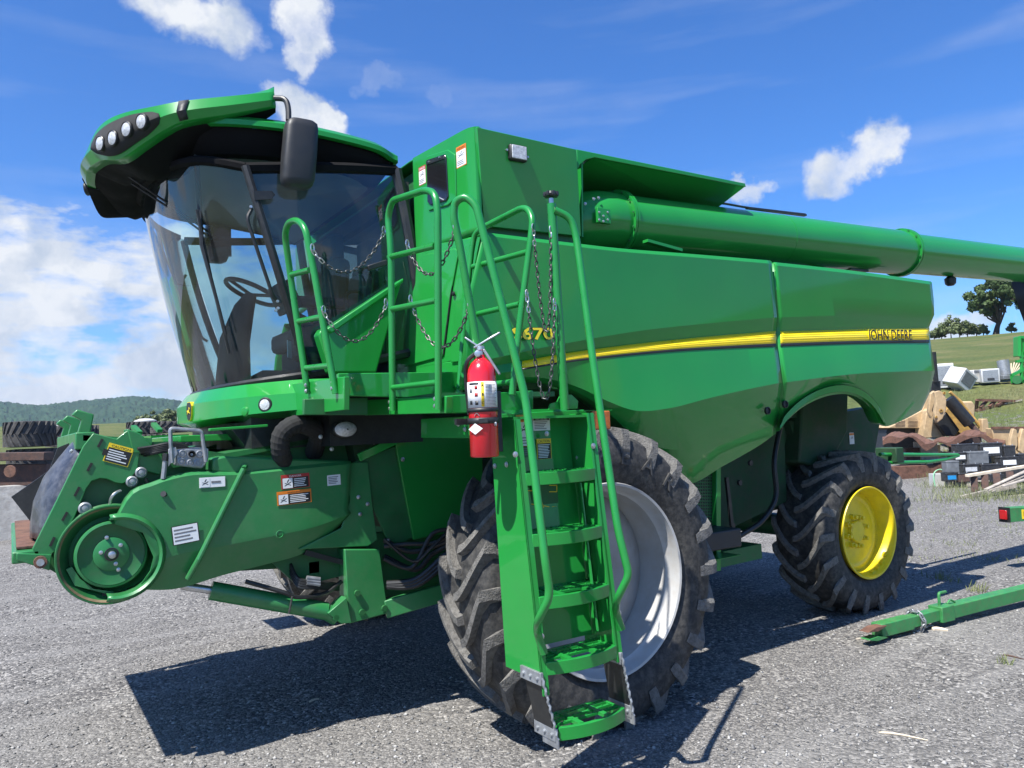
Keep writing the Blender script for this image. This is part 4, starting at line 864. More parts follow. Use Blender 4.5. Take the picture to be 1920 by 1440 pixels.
col_ = MB().tube([V((-1.62, 2.0, 2.10)), V((-1.60, 2.0, 2.45)), V((-1.53, 2.01, 2.68)), sw-up_*.02], [.12, .10, .07, .04], 12).build('steering_column', 'interior', H)
MB().tube([sw+(a1*math.cos(t)+a2*math.sin(t))*.19 for t in [2*math.pi*k/28 for k in range(28)]], .016, 8, closed=True).build('steering_wheel', 'black', col_)
for t in (0.5, 2.6, 4.6): MB().tube([sw-up_*.02, sw+(a1*math.cos(t)+a2*math.sin(t))*.185], .012, 6).build('wheel_spoke', 'black', col_)
MB().box((-1.36, 1.62, 2.70), (.05, .13, .10), (V((.9, 0, .4)).normalized(), V((0, 1, 0)), V((-.4, 0, .9)).normalized())).build('monitor', 'interior', H, bevel=.01)
MB().tube([(-1.34, 1.62, 2.62), (-1.2, 1.62, 2.55)], .02, 6).build('monitor_arm', 'black', H)
MB().box((-1.05, 1.45, 2.38), (.30, .12, .12)).build('console', 'interior', H, bevel=.03)
MB().tube(fillet([(-1.0, 1.40, 2.45), (-1.02, 1.4, 2.72), (-.9, 1.4, 2.74), (-.88, 1.4, 2.45)], .05), .012, 6).build('grab_rail', 'black', H)
MB().box((-1.42, 1.35, 2.32), (.002, .05, .055), (V((.8, -.5, 0)), V((.5, .8, 0)), V((0, 0, 1)))).build('paper_card', 'stickerwhite', H)
MB().prism([V((-1.55, 1.5, 2.10)), V((-1.45, 2.5, 2.10)), V((-1.2, 2.5, 2.10)), V((-1.2, 1.5, 2.10))], (0, 0, .1)).build('foot_rest', 'interior', H)
# ================================================================== platform, rails
def pole(path, name='handrail', r=.0175, m='green_tube', par=H, fr=.07): return MB().tube(fillet(path, fr, 6), r, 12).build(name, m, par, smooth=60)
def rung(a, b, par): MB().tube([a, b], .0155, 10).build('rung', 'green_tube', par, smooth=60)
def beamx(u0, u1, vt0, vb0, vt1, vb1, x, t, name):  # plate facing the front of the machine
    return MB().prism([X(u0, vt0, x), X(u1, vt1, x), X(u1, vb1, x), X(u0, vb0, x)], (t, 0, 0)).build(name, 'green', H, bevel=.004)
beamx(535, 645, 722, 782, 706, 769, -1.53, .03, 'platform_beam')
beamx(683, 836, 750, 779, 743, 775, -1.2, .04, 'platform_beam')
beamx(789, 906, 785, 821, 779, 822, -1.05, .05, 'platform_beam')
MB().prism([Y(634, 700, .32), Y(866, 697, .32), Y(866, 748, .32), Y(636, 742, .32)], (0, .03, 0)).build('platform_side_beam', 'green', H, bevel=.004)
MB().prism([Y(836, 742, -.22), Y(1000, 732, -.22), Y(1000, 772, -.22), Y(838, 775, -.22)], (0, .03, 0)).build('platform_side_beam', 'green', H, bevel=.004)
MB().prism([Y(570, 748, .42), Y(690, 745, .42), Y(690, 778, .42), Y(570, 778, .42)], (0, .03, 0)).build('platform_under_beam', 'green_dull', H, bevel=.004)
MB().bb((-1.52, .36, 2.02), (-.6, 1.0, 2.05)).build('cab_deck', 'green_dull', H)
MB().bb((-1.18, -.19, 1.92), (-.48, .5, 1.945)).build('platform_deck', 'green_dull', H)
MB().bb((-1.03, -.29, 1.76), (-.5, -.19, 1.785)).build('ladder_deck', 'green_dull', H)
# rail by the windscreen
xa = -1.54; h1 = pole([X(577, 738, xa), X(545, 520, -1.61), X(534, 440, -1.65), X(540, 418, -1.66), X(556, 412, -1.66), X(572, 425, -1.65), X(588, 505, -1.62), X(629, 738, xa)], fr=.10)
for (a_, b_) in (((547, 515), (581, 506)), ((558, 603), (603, 594)), ((572, 690), (621, 685))): rung(X(*a_, -1.61+(a_[1]-515)*.00035), X(*b_, -1.61+(a_[1]-515)*.00035), h1)
bolts([X(u, v, -1.555) for u, v in ((573.5, 722), (574, 733), (622.5, 716), (623, 728))], (-1, 0, 0), .009, 'steel', H)
# rail at the platform front
xb = -1.225; h2 = pole([X(736, 770, xb), X(733, 470, xb), X(727, 405, xb), X(735, 376, xb), X(798, 356, xb), X(816, 362, xb), X(821, 400, xb), X(822, 768, xb)], fr=.09)
for (a_, b_) in (((730, 482), (816, 461)), ((733, 580), (819, 563)), ((736, 727), (821, 717))): rung(X(*a_, xb), X(*b_, xb), h2)
bolts([X(u, v, -1.235) for u, v in ((731, 754), (731.5, 766), (816, 748), (816, 761))], (-1, 0, 0), .009, 'steel', H)
# rail at the platform back
def hx(v): return -.80+(735-v)*.00042
h3 = pole([X(u, v, hx(v)) for u, v in ((860, 740), (872, 590), (884, 470), (890, 440), (903, 428), (978, 390), (990, 392), (999, 410), (996, 440), (975, 600), (960, 740))], fr=.08)
for (a_, b_) in (((887, 500), (990, 472)), ((872, 594), (975, 570)), ((862, 727), (962, 716))): rung(X(*a_, hx(a_[1])), X(*b_, hx(b_[1])), h3)
# chains between the rails
def link_mesh(m):
    b = MB(); pts = []
    for k in range(12):
        a = 2*math.pi*k/12; pts.append(V((math.cos(a)*.0075, math.sin(a)*.0075+(.0085 if math.sin(a) > 0 else -.0085), 0)))
    b.tube(pts, .0032, 6, closed=True); return b.mesh('chain_link', m, 60)
LK = {k: link_mesh(k) for k in ('chain', 'chain_bright')}
def chain(p0, p1, low, name='safety_chain', bright=3):
    """hanging chain with eye rings; low = height of the lowest point"""
    n = 60; mid = (p0+p1)/2; sag = mid.z-low; P = [p0.lerp(p1, k/n)-V((0, 0, 4*sag*(k/n)*(1-k/n))) for k in range(n+1)]
    rg = MB()
    eye = lambda p: MB().tube([p+V((math.cos(a)*.011, math.cos(a)*.006, math.sin(a)*.020+.014)) for a in [2*math.pi*k/14 for k in range(14)]], .0035, 6, closed=True)
    o = eye(p0).build(name, 'chain_bright', H); eye(p1).build('eye_ring', 'chain_bright', o)
    l = sum((b-a).length for a, b in zip(P, P[1:])); cnt = max(4, int(l/.0265)); Q = resample(P, cnt*2+1)
    for k in range(cnt):
        c = Q[2*k+1]; d = (Q[2*k+2]-Q[2*k]).normalized(); s = d.cross(V((.3, .9, .2))).normalized(); s2 = d.cross(s)
        if k % 2: s, s2 = s2, -s
        M_ = Matrix(((s.x, d.x, s2.x, c.x), (s.y, d.y, s2.y, c.y), (s.z, d.z, s2.z, c.z), (0, 0, 0, 1)))
        place(bpy.data.objects.new('chain_link', LK['chain_bright' if (k < bright or k >= cnt-1) else 'chain']), o, M_)
    return o
xc = -1.62
chain(X(586, 470, -1.64), X(720, 436, xb), X(655, 506, -1.45).z)
chain(X(607, 586, -1.59), X(724, 572, xb), X(665, 638, -1.43).z)
chain(X(764, 462, xb), Y(853, 430, -.42), X(803, 533, -1.1).z)
chain(X(770, 566, xb), Y(880, 576, -.42), X(835, 659, -1.05).z)
chain(X(1000, 432, hx(432)), Y(1033, 436, -.45), Y(1017, 618, -.45).z)
chain(X(988, 556, hx(556)), Y(1040, 572, -.46), Y(1022, 747, -.45).z)
# ================================================================== ladder
def LY(z, o=0): return -.47-(1.75-z)*.115+o    # ladder front plane leans out towards the bottom
XL, XR = -.925, -.475
LD = MB()
ls = LD.prism([V((XL, LY(1.8, .0), 1.80)), V((XL, LY(.62), .62)), V((XL, LY(.62, .30), .62)), V((XL, LY(1.8, .22), 1.80))], (.012, 0, 0)).build('ladder', 'green', H, bevel=.002, label='green boarding ladder with five grated steps')
MB().prism([V((XL, LY(1.8), 1.80)), V((XL, LY(.56), .56)), V((XL+.035, LY(.56), .56)), V((XL+.035, LY(1.8), 1.80))], (0, .006, 0)).build('ladder_flange', 'green', ls)
MB().prism([V((XR, LY(1.8), 1.82)), V((XR, LY(.62), .62)), V((XR, LY(.62, .25), .62)), V((XR, LY(1.8, .2), 1.82))], (.01, 0, 0)).build('stringer', 'green', ls)
MB().prism([V((XR-.012, LY(1.8), 1.82)), V((XR-.012, LY(.62), .62)), V((XR+.03, LY(.62), .62)), V((XR+.03, LY(1.8), 1.82))], (0, .006, 0)).build('ladder_flange', 'green', ls)
MB().prism([V((XL+.02, LY(1.8, .17), 1.85)), V((XL+.02, LY(.72, .17), .72)), V((XR-.01, LY(.72, .17), .72)), V((XR-.01, LY(1.8, .17), 1.85))], (0, .008, 0)).build('ladder_back', 'green', ls)
def lstep(z, w0=XL+.03, w1=XR-.005, dep=.17, dz=.0):
    y = LY(z); n_ = 9; cx = (w0+w1)/2; fr = []
    for k in range(n_): s = k/(n_-1); x = w0+(w1-w0)*s; fr.append(V((x, y-.005-.045*(1-(2*s-1)**2), z)))
    b = MB(); b.prism(fr+[p+V((0, .022, 0)) for p in fr[::-1]], (0, 0, -.058)); b.bb((w0, y+dep-.02, z-.04), (w1, y+dep, z)); b.bb((w0, y, z-.05), (w0+.012, y+dep, z)); b.bb((w1-.012, y, z-.05), (w1, y+dep, z))
    so_ = b.build('step', 'green', ls, bevel=.002)
    g_ = MB()
    for k in range(1, 4): g_.bb((w0+.01, y+k*dep/4-.008, z-.012), (w1-.01, y+k*dep/4+.008, z-.001))
    for s in (.3, .7): g_.bb((w0+(w1-w0)*s-.014, y-.02, z-.014), (w0+(w1-w0)*s+.014, y+dep-.01, z+.001))
    for k in range(1, 4):
        for q in range(9): g_.box((w0+.025+(w1-w0-.05)*q/8, y+k*dep/4, z+.001), (.004, .004, .002))
    g_.build('step_grating', 'green', ls)
for z in (1.545, 1.265, .985, .70): lstep(z)
lstep(.415, XL+.06, XR+.0, .17)
for s, x in ((-1, XL), (1, XR)):   # rubber straps carrying the bottom step
    y0, y1 = LY(.6), LY(.4); xo = x-.006 if s < 0 else x+.012; xd = xo+(.05 if s < 0 else .03)
    st2 = MB().prism([V((xo, y0+.005, .66)), V((xo, y0+.15, .66)), V((xd, y1+.15, .38)), V((xd, y1+.01, .38))], (.006, 0, 0)).build('rubber_strap', 'black', ls)
    for z_, xx, yy in ((.635, xo, y0), (.385, xd, y1)):
        MB().bb((xx-.006, yy-.005, z_-.028), (xx+.011, yy+.16, z_+.028)).build('clamp_plate', 'galv', ls, bevel=.002)
        bolts([V((xx-.006, yy+.02+.055*k, z_)) for k in range(3)], (-1, 0, 0), .008, 'galv', ls)
    MB().tube([V((xo+(xd-xo)*k/24+.003*math.sin(k*1.9), LY(.6-.24*k/24)-.012+.003*math.cos(k*1.9), .64-.27*k/24)) for k in range(25)], .006, 6).build('ladder_cable', 'galv', ls)
    MB().bb((xd-.002, y1-.02, .33), (xd+.004, y1+.1, .37)).build('strap_tab', 'galv', ls)
for u, v in ((1015, 1194), (1018, 1214)): bolts([Y(u, v, LY(.75, -.008))], (0, -1, 0), .012, 'steel', ls)
for u, v in ((1160, 1150), (1164, 1170)): bolts([Y(u, v, LY(.85, -.008))], (0, -1, 0), .012, 'steel', ls)
for k in range(4):   # ribs on the inner right side
    MB().tube([V((XR-.010-.013*k, LY(1.45, .13-.02*k), 1.47)), V((XR-.010-.013*k, LY(.75, .13-.02*k), .76))], .006, 6).build('ladder_rib', 'green_tube', ls)
bolts([Y(u, v, LY(1.6, .14)) for u, v in ((1087, 808), (1083, 858), (1104, 852), (1085, 780), (1025, 813))], (0, -1, 0), .010, 'steel', ls)
bolts([Y(966, 852, LY(1.6)), Y(1112, 836, LY(1.6))], (0, -1, 0), .011, 'steel', ls)
bolts([X(928, 874, XL-.002), X(950, 871, XL-.002)], (-1, 0, 0), .011, 'steel', ls)
# ladder top plate, base of the right post
MB().prism([Y(940, 776, LY(1.8, .16)), Y(1095, 768, LY(1.8, .16)), Y(1105, 780, LY(1.8, .16)), Y(1112, 860, LY(1.8, .16)), Y(1085, 880, LY(1.8, .16)), Y(950, 880, LY(1.8, .16))], (0, .012, 0)).build('ladder_head_plate', 'green', ls, bevel=.003)
MB().bb((XL, -.46, 1.80), (XR+.04, -.22, 1.812)).build('top_tread', 'green', ls)
MB().prism([Y(1030, 768, -.40), Y(1033, 757, -.40), Y(1046, 753, -.40), Y(1052, 740, -.40), Y(1072, 740, -.40), Y(1084, 752, -.40), Y(1083, 766, -.40)], (0, .012, 0)).build('post_base', 'green', ls)
pr_ = pole([Y(1059, 768, -.42), Y(1045, 560, -.435), Y(1034, 382, -.45)], 'post', r=.023)
MB().tube([Y(1034, 384, -.45), Y(1033, 372, -.45)], .013, 10).build('post_pin', 'steel', pr_)
kb = Y(1033, 365, -.45); b = MB(); b.lathe([(.012, -.012), (.03, -.010), (.034, 0), (.03, .012), (0, .014)], kb, (0, 0, 1), 20); b.build('knob', 'black', pr_)
for k in range(7): a = 2*math.pi*k/7; MB().lathe([(.009, -.01), (.011, 0), (.009, .012), (0, .013)], kb+V((math.cos(a)*.03, math.sin(a)*.03, 0)), (0, 0, 1), 8).build('knob_lobe', 'black', pr_)
HR = pole([Y(1040, 394, -.47), Y(1070, 408, -.50), Y(1080, 440, -.51), Y(1115, 700, -.63), Y(1158, 990, -.75), Y(1178, 1072, -.78), Y(1176, 1085, -.775), Y(1156, 1125, -.72), Y(1154, 1145, LY(.9, -.02)), Y(1166, 1180, LY(.82, -.015))], r=.0185, fr=.06, name='ladder_handrail', par=H)
HL = pole([Y(905, 800, -.40), Y(893, 640, -.42), Y(862, 460, -.42), Y(850, 405, -.42), Y(853, 378, -.43), Y(872, 368, -.47), Y(893, 385, -.51), Y(985, 745, -.66), Y(1022, 1050, -.78), Y(1030, 1105, -.78), Y(1028, 1125, -.775), Y(1008, 1165, -.72), Y(1007, 1185, LY(.75, -.02)), Y(1020, 1225, LY(.7, -.015))], r=.0185, fr=.06, name='ladder_handrail')
# amber side reflector, printed plates on the ladder head
rf = MB().bb(Y(1113, 806, LY(1.75, .1)), Y(1144, 770, LY(1.75, .1))+V((0, .02, 0))).build('side_reflector', 'amber', H, bevel=.006)
MB().bb(Y(1096, 771, LY(1.75, .12)), Y(1148, 768, LY(1.75, .12))+V((0, .04, 0))).build('reflector_bracket', 'green', H)
yl = LY(1.7, .155); ux = (1, 0, 0); uz = (0, 0, 1)
sticker(H, Y(982, 808, yl), ux, uz, .085, .16, base='stickerwhite', head='WARNING', headcol='orange', pict=True, lines=3, border='orange', body='stickerwhite')
sticker(H, Y(1015, 795, yl), ux, uz, .105, .066, base='stickerwhite', head='FIRE LOADING', headcol='stickerblack', headtxt='stickerwhite', lines=5)
sticker(H, Y(1020, 842, yl), ux, uz, .088, .105, base='stickerblack', head='CAUTION', headcol='stickeryellow', lines=9, border='stickeryellow', body='stickerblack')
sticker(H, Y(985, 847, yl), ux, uz, .085, .055, base='green_dull', lines=4)
sticker(H, Y(1022, 935, LY(1.4, .165)), ux, uz, .16, .22, base='green_dull', lines=0)
dg = H.children[-1]; q = MB(); yk = LY(1.4, .1625)
for (a_, b_) in (((990, 920), (1006, 920)), ((1006, 908), (1006, 935)), ((1030, 910), (1044, 910)), ((1044, 910), (1044, 922)), ((1030, 922), (1044, 922)), ((996, 945), (1030, 950)), ((1014, 935), (1022, 960)), ((1035, 950), (1050, 950)), ((1050, 950), (1050, 972)), ((1035, 972), (1050, 972)), ((1015, 965), (1022, 978)), ((990, 960), (990, 975))):
    q.beam(Y(*a_, yk), Y(*b_, yk), .004, .001, (0, 1, 0))
q.build('diagram_print', 'stickeryellow', dg)
# ================================================================== feeder house
yF = 1.0
FT = [(216, 979, .960), (247, 925, .968), (290, 906, .972), (316, 897, .972), (366, 887, .972), (444, 887, .972), (520, 880, .972), (659, 866, .975)]
FC = [(288, 1044, .945), (312, 1036, .955), (420, 1014, .952), (500, 998, .955), (583, 980, .962), (652, 954, .978)]
FM = [(268, 999, .95), (300, 980, .957), (366, 955, .963), (444, 945, .964), (520, 935, .966), (656, 912, .976)]
FB = [(258, 1104, 1.0), (330, 1103, 1.035), (420, 1077, 1.03), (500, 1057, 1.03), (560, 1040, 1.035), (610, 1012, 1.05)]
nfe = 40
SH = MB().sheet([[p+V((0, .10, 0)) for p in prow(FT, nfe)], [p+V((0, .012, .005)) for p in prow(FT, nfe)], prow([(u, v+4, y-.008) for u, v, y in FT], nfe), prow(FM, nfe), prow(FC, nfe), prow([(u+(6 if i else -6), v+(8 if i else 26), y+.002) for i, (u, v, y) in enumerate(FC)], nfe), prow(FB, nfe), [p+V((0, .15, .01)) for p in prow(FB, nfe)]]).build('feeder_shield', 'green_feeder', H, smooth=9, solid=.006, label='green moulded shield along the feeder house')
# upper rear ledge of the shield
MB().prism([Y(398, 860, .985), Y(420, 855, .985), Y(655, 864, .985), Y(660, 868, .985), Y(655, 885, .985), Y(440, 888, .985), Y(398, 885, .985)], (0, .2, 0)).build('shield_ledge', 'green_feeder', H, bevel=.012)
# crescent guard round the drive pulley
gc_ = Y(222, 1045, .95); pc = Y(210, 1040, 1.0); pxm = (Y(220, 1040, 1.0)-Y(210, 1040, 1.0)).length/10
gd = [[], [], [], []]
for k in range(25):
    a = R_(100-205*k/24); e_ = V((math.cos(a), 0, math.sin(a)))
    for r_, (rr_, yy) in zip(gd, ((.192, 1.06), (.196, .942), (.205, .933), (.222, .948))): r_.append(V((gc_.x, yy, gc_.z))+e_*rr_)
MB().sheet(gd).build('pulley_guard', 'green_feeder', H, smooth=40, solid=.006)
def pl(r0, prof, name, m, par=H, n=56, c=pc): return MB().lathe([(a, b) for a, b in prof], V((c.x, .03, c.z)), (0, 1, 0), n, cap=False).build(name, m, par, smooth=35)
PU = pl(0, [(0, 1.00), (.10, 1.00), (.13, .995), (.155, .985), (.165, .99), (.170, 1.01), (.172, 1.05), (.19, 1.06), (.215, 1.02), (.245, .985), (.252, .985), (.256, .995), (.235, 1.03), (.235, 1.045), (.256, 1.07), (0, 1.075)], 'drive_pulley', 'green_dull')
pl(0, [(.233, .9985), (.243, .9845)], 'worn_band', 'worn', PU)
pl(0, [(.157, .982), (.168, .986), (.171, 1.0)], 'pulley_rim', 'green_feeder', PU)
pl(0, [(.085, .998), (.085, .9945), (.082, .9925), (0, .9925)], 'pulley_plate', 'green_feeder', PU)
pl(0, [(.034, .994), (.034, .985), (.026, .984), (.026, .993)], 'hub_ring', 'black', PU)
pl(0, [(.018, .99), (.018, .955), (.013, .952), (0, .952)], 'shaft', 'steel', PU)
for u, v in ((200, 1008), (226, 1022), (189, 1036), (217, 1057), (222, 1068)): bolts([Y(u, v, 1.022)], (0, -1, 0), .008, 'steel', PU)
# belt guard below and feeder side wall behind the pulley
MB().prism([Y(*p, 1.16) for p in ((130, 1005), (160, 900), (250, 820), (300, 832), (420, 850), (650, 862), (640, 1000), (520, 1045), (300, 1100), (210, 1112), (140, 1095), (80, 1060))], (0, .04, 0)).build('feeder_wall', 'green_dull', H)
MB().prism([Y(*p, 1.04) for p in ((124, 1068), (135, 1063), (150, 1085), (175, 1104), (213, 1110), (213, 1117), (140, 1098))], (0, .12, 0)).build('belt_pan', 'green_feeder', H)
bx_ = Y(200, 1116, 1.05); MB().bb(bx_-V((.02, 0, .01)), bx_+V((.02, .05, .02))).build('skid_stop', 'black', H)
# tilted front plate with slots
FPp = [(175, 812), (219, 823), (232, 812), (241, 806), (266, 816), (262, 850), (258, 880), (243, 900), (230, 907), (216, 905), (200, 898), (187, 897), (172, 902), (162, 916), (140, 970), (108, 1030), (88, 1046), (66, 1042), (60, 1030), (100, 950), (156, 836)]
PLT = MB().prism([Y(u, v, 1.09) for u, v in FPp], (0, .02, 0)).build('front_plate', 'green_feeder', H, bevel=.004, label='tilted green header mounting plate with slots')
for (a_, b_) in (((192, 823), (184, 838)), ((172, 868), (164, 883)), ((149, 913), (140, 930)), ((126, 960), (117, 976)), ((102, 1007), (94, 1024))):
    MB().beam(Y(*a_, 1.088), Y(*b_, 1.088), .012, .006, (0, 1, 0)).build('slot', 'hide', PLT)
MB().beam(Y(199, 842, 1.088), Y(195, 853, 1.088), .022, .006, (0, 1, 0)).build('slot', 'hide', PLT)
MB().prism([Y(u, v, 1.085) for u, v in ((238, 804), (262, 812), (290, 838), (275, 850), (250, 850))], (0, .16, 0)).build('plate_bracket', 'green_feeder', H, bevel=.006)
sl_ = (Y(203, 868, 1)-Y(243, 845, 1)); u_ = (Y(241, 848, 1.09)-Y(204, 838, 1.09)).normalized()
sticker(H, Y(222.5, 853, 1.087), u_, u_.cross(V((0, 1, 0))) if u_.cross(V((0, 1, 0))).z > 0 else -u_.cross(V((0, 1, 0))), .125, .10, base='stickerblack', head='CAUTION', headcol='stickeryellow', lines=5, border='stickeryellow', body='stickerblack')
# header face: frame across the machine, latch hooks, black throat liners
ft, fb_ = Y(168, 826, 1.11), Y(75, 1052, 1.11)
dirT = (ft-fb_)
WY = 1.84
MB().beam(ft+V((-.02, 0, 0)), ft+V((-.02, WY, 0)), .09, .09).build('face_top_beam', 'green_feeder', H, bevel=.006)
MB().beam(fb_+V((-.06, -.02, .03)), fb_+V((-.06, WY, .03)), .12, .06).build('face_bottom_lip', 'green_feeder', H, bevel=.008)
MB().prism([fb_+V((-.10, -.03, .055)), fb_+V((-.10, -.03, .02)), fb_+V((.04, -.03, -.05)), fb_+V((.05, -.03, .03))], (0, .03, 0)).build('lip_end', 'green_feeder', H, bevel=.004)
MB().tube([fb_+V((-.0, -.06, .0)), fb_+V((0, .02, .0))], .03, 16).build('lip_pin', 'rust', H)
MB().tube([fb_+V((-.0, -.065, .0)), fb_+V((0, -.05, .0))], .018, 12).build('lip_pin_end', 'steel', H)
MB().prism([ft+V((-.03, 0, .03)), ft+V((.30, 0, .0)), ft+V((.30, 0, -.03)), ft+V((-.03, 0, .0))], (0, WY, 0)).build('face_top_plate', 'green_feeder', H)
for yy in (.10, .95, 1.75):
    p = ft+V((-.02, yy, .0)); MB().prism([p+V((-.03, 0, .03)), p+V((.03, 0, .03)), p+V((.05, 0, .14)), p+V((-.03, 0, .17)), p+V((-.055, 0, .14)), p+V((-.01, 0, .11))], (0, .07, 0)).build('latch_hook', 'green_feeder', H, bevel=.006)
MB().prism([ft+V((.0, WY, 0)), fb_+V((0, WY, 0)), fb_+V((.35, WY, -.02)), ft+V((.4, WY, .02))], (0, -.03, 0)).build('far_face_plate', 'green_feeder', H)
MB().prism([ft+V((.05, .20, -.02)), fb_+V((.05, .20, .08)), fb_+V((.05, WY-.1, .08)), ft+V((.05, WY-.1, -.02))], (.42, 0, 0)).build('throat_dark', 'green_dull', H)
# moulded black liner inside the near edge
ln_ = []
for t, bul in ((0, 0), (.12, .05), (.35, .13), (.6, .13), (.85, .06), (1, .0)):
    a = ft.lerp(fb_, .06+t*.82); ln_.append([a+V((-.005, .0, 0)), a+V((-.02-bul*.25, .06, .02)), a+V((-.05-bul*.5, .20, .03)), a+V((-.06-bul*.45, .36, .01)), a+V((.02, .50, -.03))])
MB().sheet(ln_).build('throat_liner', 'plastic_shield', H, smooth=60, solid=.01)
tp = ln_[0]; bolts([ft.lerp(fb_, q)+V((-.05, .1, .02)) for q in (.12, .25, .4)], V((-1, -.3, .2)).normalized(), .009, 'steel', H)
MB().prism([ft+V((-.05, .5, .0)), ft+V((-.12, .55, -.03)), ft+V((-.16, .62, -.16)), fb_+V((-.12, .62, .3)), fb_+V((-.02, .6, .14)), fb_+V((.04, .6, .2)), ft+V((.0, .55, -.12))], (0, .03, 0)).build('throat_liner', 'black', H)
MB().bb(ft.lerp(fb_, .42)+V((-.03, .5, -.01)), ft.lerp(fb_, .42)+V((.12, .75, .01))).build('chain_slat', 'rust', H)
MB().bb(ft.lerp(fb_, .66)+V((-.02, .5, -.01)), ft.lerp(fb_, .66)+V((.12, .75, .01))).build('chain_slat', 'rust', H)
MB().tube([ft.lerp(fb_, .3)+V((.08, .45, 0)), ft.lerp(fb_, .9)+V((.06, .45, 0))], .02, 8).build('drum_rod', 'rustdark', H)
MB().bb(fb_+V((-.10, .05, .065)), fb_+V((.12, WY-.05, .075))).build('throat_plate', 'rust', H)
# small rollers on the wall behind
for u, v, r in ((264, 886, .030), (247, 903, .030), (159, 953, .032)):
    c = Y(u, v, 1.10); o_ = MB().lathe([(r, .03), (r, -.012), (r*.75, -.018), (r*.7, -.012), (r*.45, -.012), (r*.4, -.03), (0, -.032)], c, (0, 1, 0), 24).build('idler', 'galv', H)
MB().prism([Y(u, v, 1.12) for u, v in ((250, 835), (300, 838), (308, 870), (300, 890), (262, 880), (245, 915), (235, 905))], (0, .02, 0)).build('idler_plate', 'green_feeder', H, bevel=.004)
MB().tube([Y(273, 897, 1.09), Y(281, 915, 1.09)], .010, 6).build('idler_link', 'black', H)
MB().tube(spline([Y(206, 950, 1.08), Y(208, 935, 1.06), Y(216, 925, 1.06), Y(226, 920, 1.08)], 10), .008, 6).build('pipe', 'steel', H)
# hydraulic multi-coupler with carry handle
cc_ = MB().prism([Y(330, 843, .98), Y(382, 838, .98), Y(388, 845, .98), Y(385, 874, .98), Y(378, 879, .98), Y(330, 873, .98)], (0, .09, 0)).build('multi_coupler', 'galv', H, bevel=.008)
for u, v, r in ((342, 850, .020), (359, 852, .021), (374, 851, .020), (340, 865, .020), (356, 867, .017), (371, 868, .020)):
    MB().lathe([(r, 0), (r, -.006), (r*.8, -.008), (r*.75, -.003), (r*.4, -.003), (r*.35, -.008), (0, -.008)], Y(u, v, .98), (0, 1, 0), 18).build('coupler_port', 'galv', cc_)
MB().lathe([(.019, 0), (.019, -.012), (.014, -.013), (.014, .0), (0, .0)], Y(359, 851, .975), (0, 1, 0), 18).build('coupler_port', 'black', cc_)
MB().tube(fillet([Y(323, 868, .97), Y(320, 830, .97), Y(319, 803, .97), Y(378, 808, .97), Y(384, 850, .97), Y(386, 866, .97)], .02), .011, 8).build('coupler_handle', 'galv', cc_)
MB().prism([Y(316, 842, .965), Y(330, 838, .965), Y(334, 850, .965), Y(326, 862, .965), Y(316, 875, .965)], (0, .015, 0)).build('coupler_latch', 'galv', cc_, bevel=.003)
MB().prism([Y(384, 838, .965), Y(391, 842, .965), Y(391, 860, .965), Y(384, 872, .965)], (0, .015, 0)).build('coupler_latch', 'galv', cc_, bevel=.003)
MB().tube([Y(310, 862, .98), Y(306, 898, .98)], .013, 8).build('gas_strut', 'galv', H)
MB().tube([Y(312, 850, .98), Y(310, 864, .98)], .018, 8).build('gas_strut', 'black', H)
for k in range(5):
    MB().tube(spline([Y(258+3*k, 842+3*k, 1.05+.02*k), Y(285, 838+3*k, 1.06), Y(318, 832+3.2*k, 1.06), Y(345, 836+2*k, 1.08), Y(360, 850, 1.1)], 14), .010, 6).build('hose', 'black', H)
MB().prism([V((-2.3, 1.15, 1.60)), V((-1.2, 1.15, 1.74)), V((-1.2, 2.85, 1.74)), V((-2.3, 2.85, 1.66))], (0, 0, .03)).build('feeder_top', 'green_dull', H)
MB().prism([V((-2.45, 1.18, 1.05)), V((-1.15, 1.18, .95)), V((-1.0, 1.18, 1.74)), V((-2.3, 1.18, 1.62))], (0, 1.6, 0)).build('feeder_house', 'green_dull', H)
for u, v, u2, v2 in ((288, 795, 300, 808), (250, 800, 262, 812)):
    MB().beam(Y(u, v, 1.6), Y(u2, v2, 1.5), .03, .02).build('lift_lug', 'green_feeder', H)
MB().bb((-2.05, 1.5, 1.76), (-1.5, 2.7, 1.80)).build('feeder_step', 'green', H, bevel=.004)
# diagonal strut, knob, printed plates on the shield
MB().tube([Y(457, 879, .952), Y(372, 1050, .935)], .016, 10).build('shield_strut', 'green_feeder', H)
MB().tube([Y(373, 1048, .935), Y(352, 1085, .975)], [.016, .0155], 10).build('shield_strut', 'green_feeder', H)
MB().tube([Y(457, 879, .962), Y(460, 873, .985)], .016, 10).build('shield_strut', 'green_feeder', H)
MB().tube([Y(311, 928, .98), Y(306, 926, .95)], [.012, .016], 8).build('shield_latch', 'black', H)
MB().lathe([(.024, .012), (.024, -.008), (.019, -.010), (.016, .0), (0, .0)], Y(524, 1001, .962), (0, 1, 0), 20).build('shield_plug', 'green_feeder', H)
sticker(H, Y(398, 904, .958), ux, uz, .135, .055, base='stickerwhite', pict=True, lines=1, twocol=True)
sticker(H, Y(348, 1001, .955), V((1, 0, .12)), uz, .135, .10, base='stickerwhite', head='', lines=0, border='stickerblack', body='stickerwhite') if False else None
s_ = sticker(H, Y(348, 1001, .944), V((1, 0, .10)), uz, .135, .10, base='stickerwhite', lines=4, border='stickerblack', body='stickerwhite')
sticker(H, Y(554, 902, .961), V((1, 0, .03)), uz, .165, .082, base='stickerblack', head='DANGER', headcol='stickerred', headtxt='stickerwhite', lines=5, pict=True, twocol=True, border='stickerred', body='stickerblack')
